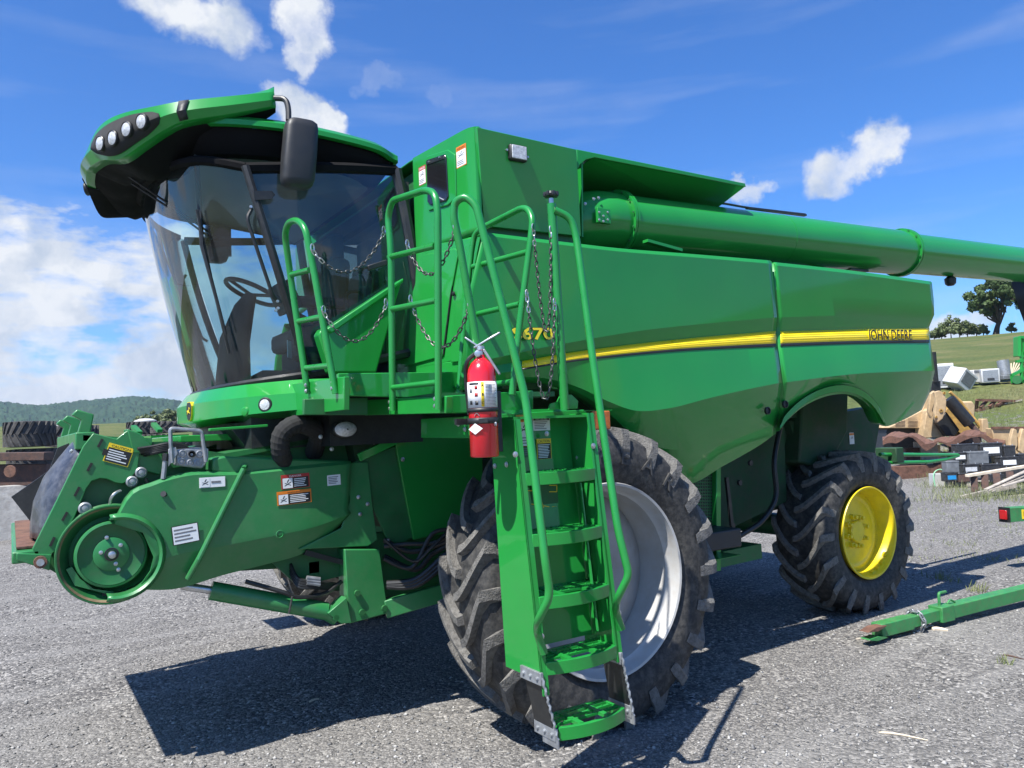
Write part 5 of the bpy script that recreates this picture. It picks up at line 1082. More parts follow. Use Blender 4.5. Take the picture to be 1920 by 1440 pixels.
sticker(H, Y(552, 932, .957), V((1, 0, .03)), uz, .20, .078, base='stickerblack', head='WARNING', headcol='orange', lines=5, pict=True, twocol=True, border='orange', body='stickerblack')
sticker(H, Y(626, 900, .967), V((1, 0, .03)), uz, .082, .062, base='stickerwhite', lines=5)
# ---------------- lower works between feeder and wheel
MB().prism([Y(*p, 1.02) for p in ((664, 866), (745, 835), (785, 1000), (735, 1032), (705, 965), (690, 935))], (0, .02, 0)).build('side_sheet', 'green_dull', H, bevel=.004)
MB().prism([Y(*p, 1.0) for p in ((735, 795), (905, 780), (905, 985), (776, 1012), (745, 850))], (0, .02, 0)).build('side_sheet', 'green', H, bevel=.004)
MB().prism([Y(*p, 1.0) for p in ((650, 868), (690, 866), (700, 960), (708, 1012), (690, 1024), (560, 1030), (640, 990), (656, 940))], (0, .02, 0)).build('side_sheet', 'green_feeder', H, bevel=.004)
bolts([Y(u, v, .995) for u, v in ((689, 945), (672, 932), (675, 964), (728, 1013), (755, 862), (764, 794), (755, 861))], (0, -1, 0), .010, 'steel', H)
MB().beam(Y(672, 858, .96), Y(770, 812, .9), .05, .03, (0, 1, 0)).build('diagonal_brace', 'green', H, bevel=.004)
bolts([Y(701, 830, .93), Y(712, 835, .93)], (0, -1, 0), .008, 'steel', H)
LG = MB().prism([Y(*p, .98) for p in ((646, 1030), (712, 1030), (728, 1150), (655, 1170))], (0, .14, 0)).build('axle_bracket', 'green_feeder', H, bevel=.006)
MB().prism([Y(*p, .96) for p in ((615, 1150), (650, 1120), (660, 1168), (640, 1170))], (0, .1, 0)).build('cylinder_lug', 'green_feeder', H, bevel=.004)
for u, v in ((669, 1112), (678, 1148), (720, 1140), (629, 1158)): MB().disc(Y(u, v, .975), (0, -1, 0), .02, .015, 12).build('bolt_head', 'green_dull', H)
MB().tube([Y(632, 1157, 1.02), Y(612, 1146, 1.03)], .05, 20).build('cylinder_end', 'green_feeder', H)
MB().tube([Y(612, 1146, 1.03), Y(395, 1107, 1.12)], .052, 24).build('lift_cylinder', 'green_feeder', H)
MB().tube([Y(397, 1107, 1.12), Y(340, 1098, 1.14)], .022, 16).build('cylinder_rod', 'steel', H)
mirrored(H.children[-2]); 
MB().tube([Y(548, 1118, .98), Y(542, 1150, .99)], .006, 6).build('hose_clip', 'chain', H)
MB().tube(spline([Y(460, 1090, 1.05), Y(530, 1110, 1.0), Y(560, 1120, 1.0), Y(610, 1112, 1.02), Y(640, 1090, 1.05)], 18), .013, 8).build('hose', 'black', H)
for k in range(4): MB().tube(spline([Y(545, 1058+6*k, 1.1), Y(560, 1085+5*k, 1.02), Y(590, 1090+4*k, 1.0), Y(635, 1096+3*k, 1.06)], 14), .010, 6).build('hose', 'black', H)
for k in range(3): MB().tube([Y(575, 1083+5*k, .995), Y(600, 1086+5*k, .995)], .012, 8).build('hose_fitting', 'galv', H)
MB().bb(Y(578, 1078, 1.1), Y(600, 1050, 1.1)+V((0, .1, 0))).build('valve_block', 'wood_new' if False else 'galv', H, bevel=.006)
MB().beam(Y(570, 1035, 1.04), Y(645, 1055, 1.04), .03, .05, (0, 1, 0)).build('link_bar', 'black', H)
MB().prism([Y(*p, 1.10) for p in ((500, 1045), (700, 1000), (845, 985), (840, 1100), (720, 1120), (640, 1080), (560, 1100))], (0, .05, 0)).build('lower_body', 'green_dull', H)
MB().beam(Y(722, 1142, 1.0), Y(850, 1105, .9), .05, .11, (0, 0, 1)).build('lower_beam', 'green_feeder', H, bevel=.006)
for k in range(5): MB().tube(spline([Y(720, 1000+rnd.uniform(0, 55), .96+.02*k), Y(765+rnd.uniform(-10, 15), 1015+rnd.uniform(0, 60), .90+.02*k), Y(810, 1000+rnd.uniform(0, 45), .84+.02*k), Y(850, 985+8*k, .8)], 16), rnd.choice([.010, .014, .017]), 8).build('hose', 'black', H)
for k in range(3): MB().tube(spline([Y(725, 1100-3*k, .96), Y(780, 1098-6*k, .88), Y(830, 1060-8*k, .82), Y(850, 1030, .8)], 16), .018, 8).build('hose', 'black', H)
# under the cab: dark bay with flexible duct, oval lamp
MB().bb((-1.72, 1.15, 1.70), (-.9, 2.9, 1.90)).build('cab_mount', 'black', H)
MB().prism([V((-1.35, .85, 1.70)), V((-.75, .85, 1.70)), V((-.75, .85, 1.93)), V((-1.35, .85, 1.93))], (0, .3, 0)).build('lamp_bay', 'black', H)
dp_ = spline([Y(588, 850, 1.15), Y(595, 812, 1.0), Y(560, 795, .92), Y(530, 812, .92), Y(526, 845, .96), Y(535, 872, 1.05)], 40)
MB().tube(dp_, [.052+.0035*(k % 2) for k in range(40)], 16).build('flexible_duct', 'hide', H, smooth=20)
MB().tube([dp_[24]+(dp_[25]-dp_[24]).cross(V((0, 0, 1))).normalized()*0+V((math.cos(a)*.0, 0, 0)) for a in (0, 1)], .07, 4).build('duct_clip', 'galv', H) if False else None
c = Y(646, 805, .80); ol = MB(); rg = [[c+V((math.cos(a)*.066*s, -.03*(1-s*s)-.02+ (0 if s<1.05 else .03), math.sin(a)*.043*s)) for a in [2*math.pi*k/28 for k in range(29)]] for s in (1.0, .8, .5, .1)]
ob_ = MB(); ob_.sheet([[c+V((math.cos(a)*.072*s, dy, math.sin(a)*.049*s)) for a in [2*math.pi*k/28 for k in range(29)]] for s, dy in ((1, .05), (1, -.015), (.9, -.02))]).build('oval_lamp', 'black', H); ol.sheet(rg).build('lens', 'lens', H.children[-1])
bolts([Y(601, 819, .9), Y(622, 842, .95)], (0, -1, 0), .01, 'steel', H)
MB().beam(Y(392, 806, .95), Y(500, 798, .95), .05, .015).build('nose_rail', 'green', H, bevel=.003)
MB().beam(Y(330, 866, 2.7), Y(480, 815, 1.6), .03, .05).build('far_rail', 'green', H)
MB().prism([Y(*p, 1.3) for p in ((430, 800), (590, 792), (590, 870), (480, 870), (455, 830))], (0, .3, 0)).build('front_frame', 'black', H)
# far-side ladder platform seen under the nose
MB().bb(Y(283, 822, 3.4), Y(330, 815, 3.4)+V((.1, .5, 0))).build('far_step', 'green', H)

# ================================================================== fire extinguisher and its bracket
ec = V((-1.02, -.44, 0)); et, ebm = Y(903, 690, ec.y).z, Y(909, 857, ec.y).z
ec.x = (Y(906, 780, ec.y)).x; er = .067
EX = thing('fire_extinguisher', 'red fire extinguisher with white and yellow label strapped beside the ladder', 'extinguisher', (ec.x, ec.y, ebm))
hgt = et-ebm
MB().lathe([(er*.9, 0), (er, .006), (er, hgt-.03), (er*.93, hgt-.005), (er*.72, hgt+.022), (er*.4, hgt+.042), (.02, hgt+.05), (.02, hgt+.06)], V((ec.x, ec.y, ebm)), (0, 0, 1), 40).build('cylinder', 'red', EX, smooth=50)
def wrap(z0, z1, a0, a1, m, name, o=.0012, n=24):
    return MB().sheet([[V((ec.x+math.cos(a)*(er+o), ec.y+math.sin(a)*(er+o), z)) for a in [a0+(a1-a0)*k/(n-1) for k in range(n)]] for z in (z0, z1)]).build(name, m, EX, smooth=60, solid=.0006)
z0, z1 = ebm+hgt*.55, ebm+hgt*.84; va = math.atan2(CAM.y-ec.y, CAM.x-ec.x)
lb = wrap(z0, z1, va-1.5, va+1.5, 'stickerwhite', 'label'); wrap(z0+.004, z1-.003, va-.08, va+.12, 'stickeryellow', 'label_band', .0022, 8)
wrap(z1-.014, z1-.005, va-1.0, va-.25, 'stickerblack', 'label_title', .0022, 8)
for k in range(15): zz = z0+.01+(z1-z0-.02)*k/15; wrap(zz, zz+.0025, va+.2, va+1.15-.2*rnd.random(), 'printgrey', 'label_print', .0022, 10)
for k, (a, zf, m) in enumerate(((-.85, .66, 'printgrey'), (-.42, .78, 'stickerred'), (-.42, .5, 'stickerred'), (-.85, .2, 'stickerblack'), (-.4, .18, 'stickerblack'))):
    zz = z0+(z1-z0)*zf; wrap(zz-.009, zz+.009, va+a-.11, va+a+.11, m, 'label_picture', .0022, 6)
for ch, zf in (('A', .85), ('B', .5), ('C', .17)):
    nrm = V((math.cos(va+.02), math.sin(va+.02), 0)); lettering('label_letter', ch, .017, frame(V((ec.x, ec.y, z0+(z1-z0)*zf))+nrm*(er+.0032), V((-nrm.y, nrm.x, 0)), (0, 0, 1), nrm), 'stickerblack', EX)
zt = ebm+hgt
MB().lathe([(.016, 0), (.016, .03), (.02, .034), (.02, .05), (.01, .055)], V((ec.x, ec.y, zt+.05)), (0, 0, 1), 16).build('valve', 'steel', EX)
vx = V((ec.x, ec.y, zt+.095)); dr = V((.80, -.6, 0)).normalized()
MB().beam(vx-dr*.03, vx+dr*.095+V((0, 0, .065)), .030, .008).build('lever', 'steel', EX, bevel=.002)
MB().beam(vx-dr*.07+V((0, 0, .05)), vx-dr*.0, .026, .008).build('lever', 'steel', EX, bevel=.002)
MB().beam(vx+dr*.015+V((0, 0, -.01)), vx+dr*.085+V((0, 0, -.13)), .030, .012).build('handle', 'galv', EX, bevel=.003)
gp = V((ec.x, ec.y, zt+.065))+V((-.9, -.5, 0)).normalized()*.028; MB().lathe([(.015, -.006), (.015, .006), (.011, .007), (0, .007)], gp, V((-.6, -.8, .0)), 16).build('gauge', 'steel', EX)
MB().tube(spline([V((ec.x-.015, ec.y+.02, zt+.07)), V((ec.x-.055, ec.y+.035, zt+.03)), V((ec.x-.05, ec.y+.06, zt-.05)), V((ec.x-.03, ec.y+.075, ebm+.2))], 16), .010, 8).build('hose', 'black', EX)
MB().tube([V((ec.x+math.cos(va-.6+t)*(er+.004), ec.y+math.sin(va-.6+t)*(er+.004), ebm+hgt*.46+.012*math.sin(t*9))) for t in [k*.05 for k in range(8)]], .002, 5).build('pin_ring', 'steel', EX)
nrm = V((math.cos(va-.55), math.sin(va-.55), 0)); tg = MB(); cz_ = ebm+hgt*.315; ut = V((-nrm.y, nrm.x, 0))
MB().prism([V((ec.x, ec.y, cz_))+nrm*(er+.006)+ut*a+V((0, 0, b_)) for a, b_ in ((-.035, .0), (0, .026), (.04, .002), (0, -.024))], nrm*.0015).build('tag', 'stickerwhite', EX)
# strap and backing (parts of the machine)
zs = ebm+hgt*.405
MB().sheet([[V((ec.x+math.cos(a)*(er+.004), ec.y+math.sin(a)*(er+.004), z)) for a in [2*math.pi*k/36 for k in range(37)]] for z in (zs-.014, zs+.014)]).build('extinguisher_strap', 'black', H, smooth=60, solid=.005)
MB().sheet([[V((ec.x+math.cos(a)*(er+.003), ec.y+math.sin(a)*(er+.003), z)) for a in [2*math.pi*k/36 for k in range(37)]] for z in (zs+.04, zs+.058)]).build('extinguisher_strap', 'black', H, smooth=60, solid=.004)
q = V((ec.x, ec.y, zs))+V((math.cos(va), math.sin(va), 0))*(er+.012); MB().box(q, (.022, .008, .012), (V((-math.sin(va), math.cos(va), 0)), V((math.cos(va), math.sin(va), 0)), V((0, 0, 1)))).build('strap_buckle', 'black', H, bevel=.003)
MB().bb((ec.x-.11, ec.y+er-.01, zs-.014), (ec.x+.12, ec.y+er+.01, zs+.014)).build('bracket_bar', 'black', H)
MB().bb((ec.x+er-.01, ec.y-.01, ebm+.02), (ec.x+er+.03, ec.y+.06, ebm+hgt*.74)).build('extinguisher_bracket', 'black', H, bevel=.004)
bolts([X(u, v, -1.056) for u, v in ((859.5, 795), (872, 805), (929, 795))], (-1, 0, 0), .010, 'steel', H)
# ================================================================== things round the yard
# ---- green tow pole lying on the stones
a = Z(1700, 1165, .10); b2 = Z(1960, 1100, .12); dv = (b2-a).normalized(); sd = dv.cross(V((0, 0, 1))).normalized()
TP = thing('tow_pole', 'green square tube tow pole with a chain lying on the gravel', 'tow bar', (a.x, a.y, 0))
o1 = Z(1660, 1177, .085)
MB().beam(o1, a+dv*.45, .085, .085).build('inner_tube', 'green_old', TP, bevel=.004)
MB().beam(a+dv*.40, a+dv*3.2, .105, .105).build('outer_tube', 'green_old', TP, bevel=.006)
MB().beam(a+dv*.36, a+dv*.52, .125, .125).build('collar', 'green_old', TP, bevel=.006)
p = a+dv*.42+V((0, 0, .06)); MB().tube(fillet([p, p+V((0, 0, .10)), p+V((0, 0, .10))+dv*.09], .02), .012, 8).build('pin_handle', 'green_old', TP)
MB().tube(fillet([p+dv*.1, p+dv*.14+V((0, 0, .03)), p+dv*.2], .02), .008, 8).build('clip', 'green_old', TP)
MB().beam(o1-dv*.10, o1+dv*.28, .10, .10).build('sleeve', 'green_old', TP, bevel=.006)
for s in (-1, 1): MB().prism([o1-dv*.08+V((0, 0, .045*s)), o1-dv*.20+V((0, 0, .05*s)), o1-dv*.30+V((0, 0, .028*s)), o1-dv*.18+V((0, 0, .02*s))], sd*.08).build('jaw', 'rust' if s > 0 else 'green_old', TP)
lk = []
for k in range(12): t = 2*math.pi*k/12; lk.append(V((math.cos(t)*.016, math.sin(t)*.016+(.016 if math.sin(t) > 0 else -.016), 0)))
lm_ = MB().tube(lk, .0065, 6, closed=True).mesh('tow_link', 'galv', 60)
cc0 = o1+dv*.36
for k in range(12):
    t = 2*math.pi*k/12; c = cc0+sd*math.cos(t)*.075+V((0, 0, math.sin(t)*.075-.005)); d_ = (V((0, 0, 1))*math.cos(t)-sd*math.sin(t)).normalized(); s_ = dv if k % 2 else d_.cross(dv)
    s2 = d_.cross(s_); place(bpy.data.objects.new('tow_link', lm_), TP, Matrix(((s_.x, d_.x, s2.x, c.x), (s_.y, d_.y, s2.y, c.y), (s_.z, d_.z, s2.z, c.z), (0, 0, 0, 1))))
for k in range(5):
    c = cc0+sd*.03+dv*(.03+.04*k)-sd*.05+V((0, 0, -.075)); place(bpy.data.objects.new('tow_link', lm_), TP, frame(c, dv+sd*(.8 if k % 2 else -.6), sd) @ Matrix.Rotation(.6*(k % 2), 4, 'Y'))
sticker(TP, o1+dv*.66-sd*.0+V((0, 0, .0))+(-sd if (-sd).dot(CAM-o1) > 0 else sd)*.0445, dv, (0, 0, 1), .17, .06, base='stickerwhite', pict=True, lines=3, twocol=True)
# ---- green trailer beam with red tail lamp
q = Z(1880, 985, .30); e = sight(1985, 968); q2 = Z(2100, 948, .30); dv = (q2-q).normalized()
TB = thing('trailer_beam', 'green trailer frame rail with red tail lamp and yellow name plate', 'trailer', (q.x, q.y, 0))
q = D(1884, 965, 8.3); q2 = D(2010, 956, 8.6); dv = (q2-q).normalized(); sd = dv.cross(V((0, 0, 1))).normalized(); sd = sd if sd.dot(CAM-q) > 0 else -sd
MB().beam(q, q+dv*2.0, .12, .15).build('rail', 'green_old', TB, bevel=.004)
MB().beam(q-dv*.012, q, .13, .16).build('end_plate', 'black', TB)
MB().beam(q-dv*.03, q-dv*.012, .085, .10).build('tail_lamp', 'redlens', TB, bevel=.006)
MB().box(q+sd*.062+dv*.36, (.19, .002, .05), (dv, sd, dv.cross(sd))).build('name_plate', 'stickeryellow', TB)
lettering('lettering', 'MA', .075, frame(q+sd*.066+dv*.245, dv, (0, 0, 1)), 'stickerblack', TB, sx=1.1)
for k in range(2): MB().beam(V((q.x, q.y, .0))+dv*(.9+.8*k), V((q.x, q.y, q.z))+dv*(.9+.8*k), .08, .08, (1, 0, 0)).build('leg', 'green_old', TB)
# ---- pallet with scrap batteries
pb = Z(1835, 905, .0); rd = _r2.copy(); rd.z = 0; rd.normalize(); fd = V((-rd.y, rd.x, 0))
def gp_(u, v, z=0): return Z(u, v, z)
PA = thing('battery_pallet', 'grey wooden pallet loaded with scrap batteries', 'pallet', pb)
pc0 = Z(1768, 905, .05)-fd*.95; L0 = (Z(1900, 905, .05)-Z(1768, 905, .05)).dot(rd)
for k in range(6): MB().box(pc0+rd*(L0+.8)/2+fd*(.1+.19*k)+V((0, 0, .08)), ((L0+.8)/2, .07, .011), (rd, fd, V((0, 0, 1)))).build('deck_board', 'wood', PA)
for k in range(3): MB().box(pc0+rd*(.08+(L0+.6)*k/2)+fd*.55+V((0, 0, .02)), (.045, .52, .05), (rd, fd, V((0, 0, 1)))).build('bearer', 'wood', PA)
hue = [('black ribbed', 'battery'), ('charcoal', 'battery'), ('dusty grey', 'battery_grey')]
def battery(u0, u1, vt, vb, dep, m, label, lid='battery', tagc=None, terms=True, handle=False):
    a_, b_, t_ = D(u0, vb, dep), D(u1, vb, dep), D(u0, vt, dep); wx = (b_-a_).length; hz = (t_-a_).length; c = (a_+b_)/2+fd*.11
    o = thing('car_battery', label, 'battery', (c.x, c.y, a_.z), 'scrap batteries piled on the pallet')
    ax = (rd, fd, V((0, 0, 1))); MB().box(c+V((0, 0, hz*.43)), (wx*.48, .11, hz*.43), ax).build('case', m, o, bevel=.012)
    MB().box(c+V((0, 0, hz*.91)), (wx*.5, .115, hz*.07), ax).build('lid', lid, o, bevel=.008)
    if terms:
        for s in (-1, 1): MB().lathe([(.014, 0), (.011, .028), (0, .03)], c+rd*s*wx*.34-fd*.06+V((0, 0, hz*.97)), (0, 0, 1), 8).build('terminal', 'galv', o)
    if tagc: MB().box(c-fd*.1115+V((0, 0, hz*.45)), (wx*.34, .002, hz*.22), ax).build('label_plate', tagc, o)
    if handle: MB().tube(fillet([c+rd*wx*.4+V((0, 0, hz)), c+rd*wx*.4+V((0, 0, hz+.07)), c-rd*wx*.4+V((0, 0, hz+.07)), c-rd*wx*.4+V((0, 0, hz))], .03), .008, 6).build('carry_handle', 'black', o)
    return o
dB = 17.4
battery(1774, 1797, 886, 903, dB, 'battery', 'battery with a bright blue label at the front left of the pallet', tagc='blue', terms=False)
battery(1798, 1820, 887, 904, dB, 'rustdark', 'brownish battery beside the blue-labelled one', terms=True)
battery(1776, 1800, 864, 886, dB+.05, 'battery_grey', 'grey ribbed battery standing on the blue-labelled one', lid='battery_grey', terms=False)
battery(1806, 1838, 870, 888, dB+.1, 'battery', 'black battery with a pale green label in the middle row', tagc='lens')
battery(1840, 1880, 870, 889, dB+.15, 'battery', 'wide black battery right of the pale green label')
battery(1818, 1856, 846, 870, dB+.3, 'battery_grey', 'large dusty grey battery in the second tier', lid='battery_grey')
battery(1788, 1815, 848, 865, dB+.4, 'battery', 'small black battery with a white mark, left of the large dusty one', tagc='white')
battery(1793, 1835, 832, 848, dB+.6, 'battery', 'long black battery at the left of the top tier')
battery(1838, 1882, 830, 856, dB+.65, 'battery', 'black battery with a white paper label on the top tier', tagc='white')
battery(1884, 1906, 835, 858, dB+.6, 'battery', 'small black battery right of the white paper label')
battery(1876, 1912, 856, 876, dB+.35, 'battery', 'black battery with a white star mark', tagc='white')
battery(1910, 1940, 850, 872, dB+.5, 'battery', 'black battery cut by the right edge of the picture')
battery(1884, 1930, 876, 895, dB+.2, 'battery', 'low black battery under the star-marked one')
battery(1856, 1884, 889, 905, dB, 'battery', 'black battery at the front of the bottom row behind the boards')
# white bucket with a green rope
bk = Z(1760, 912, 0); BU = thing('bucket', 'white square tub with a pale green rope handle beside the pallet', 'tub', bk)
MB().prism([bk+rd*x-fd*y for x, y in ((-.15, .13), (.16, .13), (.16, -.13), (-.15, -.13))], (0, 0, .30)).build('tub', 'offwhite', BU, bevel=.01)
MB().tube(spline([bk-rd*.16+V((0, 0, .02))-fd*.14, bk-rd*.17+V((0, 0, .30))-fd*.14, bk-rd*.04+V((0, 0, .40))-fd*.13, bk+rd*.10+V((0, 0, .36))-fd*.13, bk+rd*.14+V((0, 0, .24))-fd*.13], 20), .014, 6).build('rope', 'rope_green', BU)
# ---- broken pallet boards leaning in front
BP = thing('broken_pallet', 'broken weathered pallet leaning in front of the batteries', 'pallet', Z(1850, 935, 0))
def pbeam(u0, v0, d0, u1, v1, d1, w_, h_, m, par, name): return MB().beam(D(u0, v0, d0), D(u1, v1, d1), w_, h_).build(name, m, par, bevel=.004)
pbeam(1813, 892, 15.88, 1925, 874, 16.25, .10, .055, 'wood_new', BP, 'board')
for u, v in ((1826, 893), (1846, 890), (1868, 887), (1893, 884)): pbeam(u, v, 15.94, u+2, v+30-(u-1826)*.12, 15.88, .13, .03, 'rustdark', BP, 'slat')
pbeam(1800, 934, 15.37, 1905, 910, 15.62, .05, .09, 'wood', BP, 'bearer')
for k in range(3): pbeam(1848+4*k, 918+2*k, 15.50, 1930, 880+7*k, 15.88, .09, .025, 'wood', BP, 'board')
pbeam(1880, 912, 15.37, 1935, 895, 15.62, .08, .03, 'wood', BP, 'board')
SK = thing('plank_heap', 'dark low skid of boards lying under the leaning pallet', 'boards', Z(1880, 945, 0))
for k in range(5): pbeam(1835+10*k, 944-3*k, 14.9+.15*k, 1940+10*k, 934-3*k, 15.2+.15*k, .10, .06, 'wood' if k % 2 else 'rustdark', SK, 'board')
# ---- dismantled tan digger behind
tz = lambda u, v, d: D(u, v, d)
DG_ = thing('dismantled_digger', 'dismantled tan excavator house and bucket arm lying among rusty scrap', 'excavator', tz(1740, 868, 22.44))
def pp(px, d, depth, m, name, par=DG_, bevel=.02): return MB().prism([D(u, v, d) for u, v in px], fd*depth).build(name, m, par, bevel=bevel)
hs_ = pp([(1665, 802), (1728, 770), (1742, 735), (1746, 745), (1735, 800), (1728, 803), (1668, 803)], 22.44, 1.4, 'tan', 'house_panel')
for k in range(7):
    for s in (0, 1): MB().beam(D(1678+s*24, 784+2.6*k, 22.40), D(1696+s*24, 784+2.6*k, 22.40), .006, .012, V((0, 0, 1))).build('vent_slot', 'rustdark', hs_)
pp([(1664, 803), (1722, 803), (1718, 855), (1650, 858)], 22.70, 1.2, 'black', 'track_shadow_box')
pp([(1738, 770), (1745, 765), (1772, 818), (1730, 822)], 22.18, .5, 'tan', 'cheek_plate')
ar_ = pp([(1752, 735), (1762, 732), (1772, 738), (1775, 752), (1774, 770), (1768, 785), (1758, 793), (1754, 785), (1753, 770), (1756, 752)], 21.38, .12, 'tan', 'bucket_link')
for u, v, r in ((1764, 770, .055), (1770, 737, .04), (1755, 782, .035)): MB().lathe([(r, 0), (r, -.02), (r*.6, -.025), (r*.55, 0), (0, 0)], D(u, v, 21.38), fd, 16).build('pin_boss', 'tan_yellow', ar_)
pp([(1745, 738), (1752, 732), (1757, 740), (1748, 770), (1752, 775), (1746, 784), (1741, 772)], 21.78, .12, 'tan', 'bucket_link')
pp([(1770, 775), (1790, 745), (1800, 770), (1850, 815), (1808, 818), (1782, 800)], 22.31, .6, 'tan_yellow', 'boom')
pp([(1757, 793), (1775, 772), (1800, 806), (1790, 818), (1775, 818)], 21.91, .2, 'black', 'boom_gap')
MB().tube([D(1778, 748, 21.78), D(1818, 794, 21.65)], .17, 16).build('ram_cylinder', 'black', DG_)
MB().tube([D(1818, 794, 21.65), D(1840, 818, 21.52)], .08, 12).build('ram_rod', 'rustdark', DG_)
MB().tube([D(1781, 735, 21.78), D(1800, 752, 21.78), D(1838, 800, 21.65)], .045, 8).build('pipe', 'tan_yellow', DG_)
pp([(1841, 785), (1852, 785), (1856, 812), (1842, 818)], 21.52, .2, 'tan', 'boom_end')
MB().tube([D(1750, 660, 23.76), D(1755, 716, 23.76)], .075, 12).build('exhaust_stack', 'black', DG_); pp([(1746, 714), (1764, 714), (1766, 800), (1746, 804)], 23.76, .2, 'black', 'stack_box')
_b0 = D(1820, 818, 22.3); MB().bb((_b0.x-.5, _b0.y-.1, terr(_b0.x, _b0.y)-.05), (_b0.x+.4, _b0.y+.4, _b0.z)).build('support_block', 'rustdark', DG_)
BL = thing('dozer_blade', 'pale tan dozer blade with mounting lugs at the right behind the batteries', 'dozer blade', D(1890, 830, 20.5))
pp([(1860, 803), (1940, 803), (1940, 872), (1872, 868), (1862, 815)], 20.5, .3, 'tan', 'blade', BL)
MB().beam(D(1860, 802, 20.5), D(1940, 802, 20.5), .1, .06).build('top_edge', 'rust', BL)
for u in (1895, 1912): pp([(u, 822), (u+5, 803), (u+12, 806), (u+14, 835), (u+6, 852), (u-2, 845)], 19.9, .12, 'tan', 'lug', BL)
RB = thing('tan_tank', 'tan rounded steel tank lying behind the digger arm', 'tank', D(1815, 790, 24.2))
pp([(1800, 758), (1806, 752), (1824, 752), (1829, 760), (1829, 792), (1800, 792)], 24.2, .6, 'tan', 'shell', RB, .05)
# rusty sheets and beams
RS = thing('rusty_sheet', 'crumpled rusty steel sheet lying over the scrap row', 'metal sheet', D(1760, 835, 20.3))
rr_ = []
for j in range(6):
    r = []
    for k in range(30):
        u = 1655+230*k/29; v = 826-8*math.sin(k*.35)-(4 if 12 < k < 24 else 0)-j*1.5; r.append(D(u, v+rnd.uniform(-1.2, 1.2), 20.0+.3*j)+V((0, 0, .05*math.sin(k*1.1+j))))
    rr_.append(r)
MB().sheet([[p-V((0, 0, .10+.08*math.sin(i*.8))) for i, p in enumerate(rr_[0])]]+rr_).build('sheet', 'rust', RS, smooth=0, solid=.02)
RX = thing('rusty_girder', 'long rust brown steel girder lying on the ground behind the rear wheel', 'girder', D(1730, 890, 20.5))
MB().beam(D(1670, 887, 20.2), D(1778, 883, 20.4), .3, .36).build('web', 'rust', RX, bevel=.01); MB().beam(D(1760, 879, 20.3), D(1776, 879, 20.35), .4, .38).build('end_block', 'rustdark', RX, bevel=.01)
for k, (u, v, w_, m) in enumerate(((1745, 868, .5, 'wood_new'), (1748, 845, .16, 'tan'), (1715, 862, .4, 'tan'), (1780, 858, .3, 'tan'), (1705, 850, .25, 'rustdark'), (1735, 838, .3, 'wood'))):
    pq = D(u, v, 21.0); zt_ = pq.z+.15; zb_ = terr(pq.x, pq.y)-.05; bb_ = MB().box(V((pq.x, pq.y, (zt_+zb_)/2)), (w_*.78, .2, (zt_-zb_)/2), (rd, fd, V((0, 0, 1)))); o = bb_.build('scrap_block', m, None, bevel=.02); tag(o, ['pale timber block in the scrap row', 'narrow tan post standing in the scrap row', 'tan steel block left in the scrap row', 'tan casting behind the battery pile', 'dark rusty lump near the rear panel', 'grey timber chunk beneath the rusty sheet'][k], 'scrap', 'scrap lumps behind the rear wheel')
RR = thing('rust_frame', 'rust red steel lattice frame lying on the weedy bank', 'steel frame', D(1870, 755, 27.5))
for (a_, b_) in (((1832, 750), (1905, 752)), ((1830, 770), (1885, 756)), ((1832, 750), (1830, 770)), ((1838, 765), (1850, 751)), ((1855, 763), (1865, 752)), ((1870, 760), (1880, 752))): MB().beam(D(*a_, 25.8), D(*b_, 26.0), .1, .08).build('bar', 'rust', RR)
# ---- scrapped appliances on the bank
def appliance(u0, u1, vt, vb, d, yaw, label, kind=0, tilt=0):
    c = D((u0+u1)/2, vb, d); w_ = (D(u1, vb, d)-D(u0, vb, d)).length; h_ = (D(u0, vt, d)-D(u0, vb, d)).length
    o = thing('scrap_appliance', label, 'appliance', c, 'scrapped appliances on the bank')
    M3 = Matrix.Rotation(tilt, 3, fd) @ Matrix.Rotation(yaw, 3, 'Z'); ax = (M3 @ rd, M3 @ fd, M3 @ V((0, 0, 1))); ct = c+ax[2]*h_*.5
    MB().box(ct, (w_*.40, w_*.38, h_*.5), ax).build('cabinet', 'appliance' if kind != 2 else 'offwhite', o, bevel=.03)
    f = ct-ax[1]*w_*.385
    if kind == 1: MB().box(f+ax[2]*h_*.05, (w_*.3, .01, h_*.32), ax).build('door', 'battery_grey', o, bevel=.02); MB().box(f+ax[2]*h_*.43, (w_*.38, .015, h_*.05), ax).build('control_panel', 'appliance', o)
    elif kind == 2: MB().box(f+ax[2]*h_*.38, (w_*.36, .01, h_*.09), ax).build('control_panel', 'battery_grey', o)
    else: MB().box(f, (w_*.33, .01, h_*.4), ax).build('back_plate', 'galv', o, bevel=.01); MB().box(f-ax[1]*.012-ax[2]*h_*.25, (w_*.15, .01, h_*.08), ax).build('motor_cover', 'battery', o)
    return o
appliance(1756, 1792, 682, 728, 30, -.5, 'white upright cabinet with a dark side, leftmost on the bank')
appliance(1768, 1814, 692, 726, 29.3, .35, 'white washing machine tipped over towards the digger', 1, .6)
appliance(1816, 1838, 694, 718, 30, .3, 'cream coloured cooker with grey top panel', 2)
appliance(1836, 1874, 692, 718, 29.7, -.35, 'light blue grey machine with an exposed back', 0)
appliance(1790, 1808, 712, 724, 29.3, .9, 'small dark topped cabinet half buried by the washing machine', 1, -.3)
TK = thing('steel_drum', 'upright grey steel cylinder tank leaning on the bank', 'tank', D(1882, 705, 29.9))
MB().tube([D(1885, 704, 29.9), D(1880, 676, 30.0)], .21*1.0, 24).build('shell', 'galv', TK)
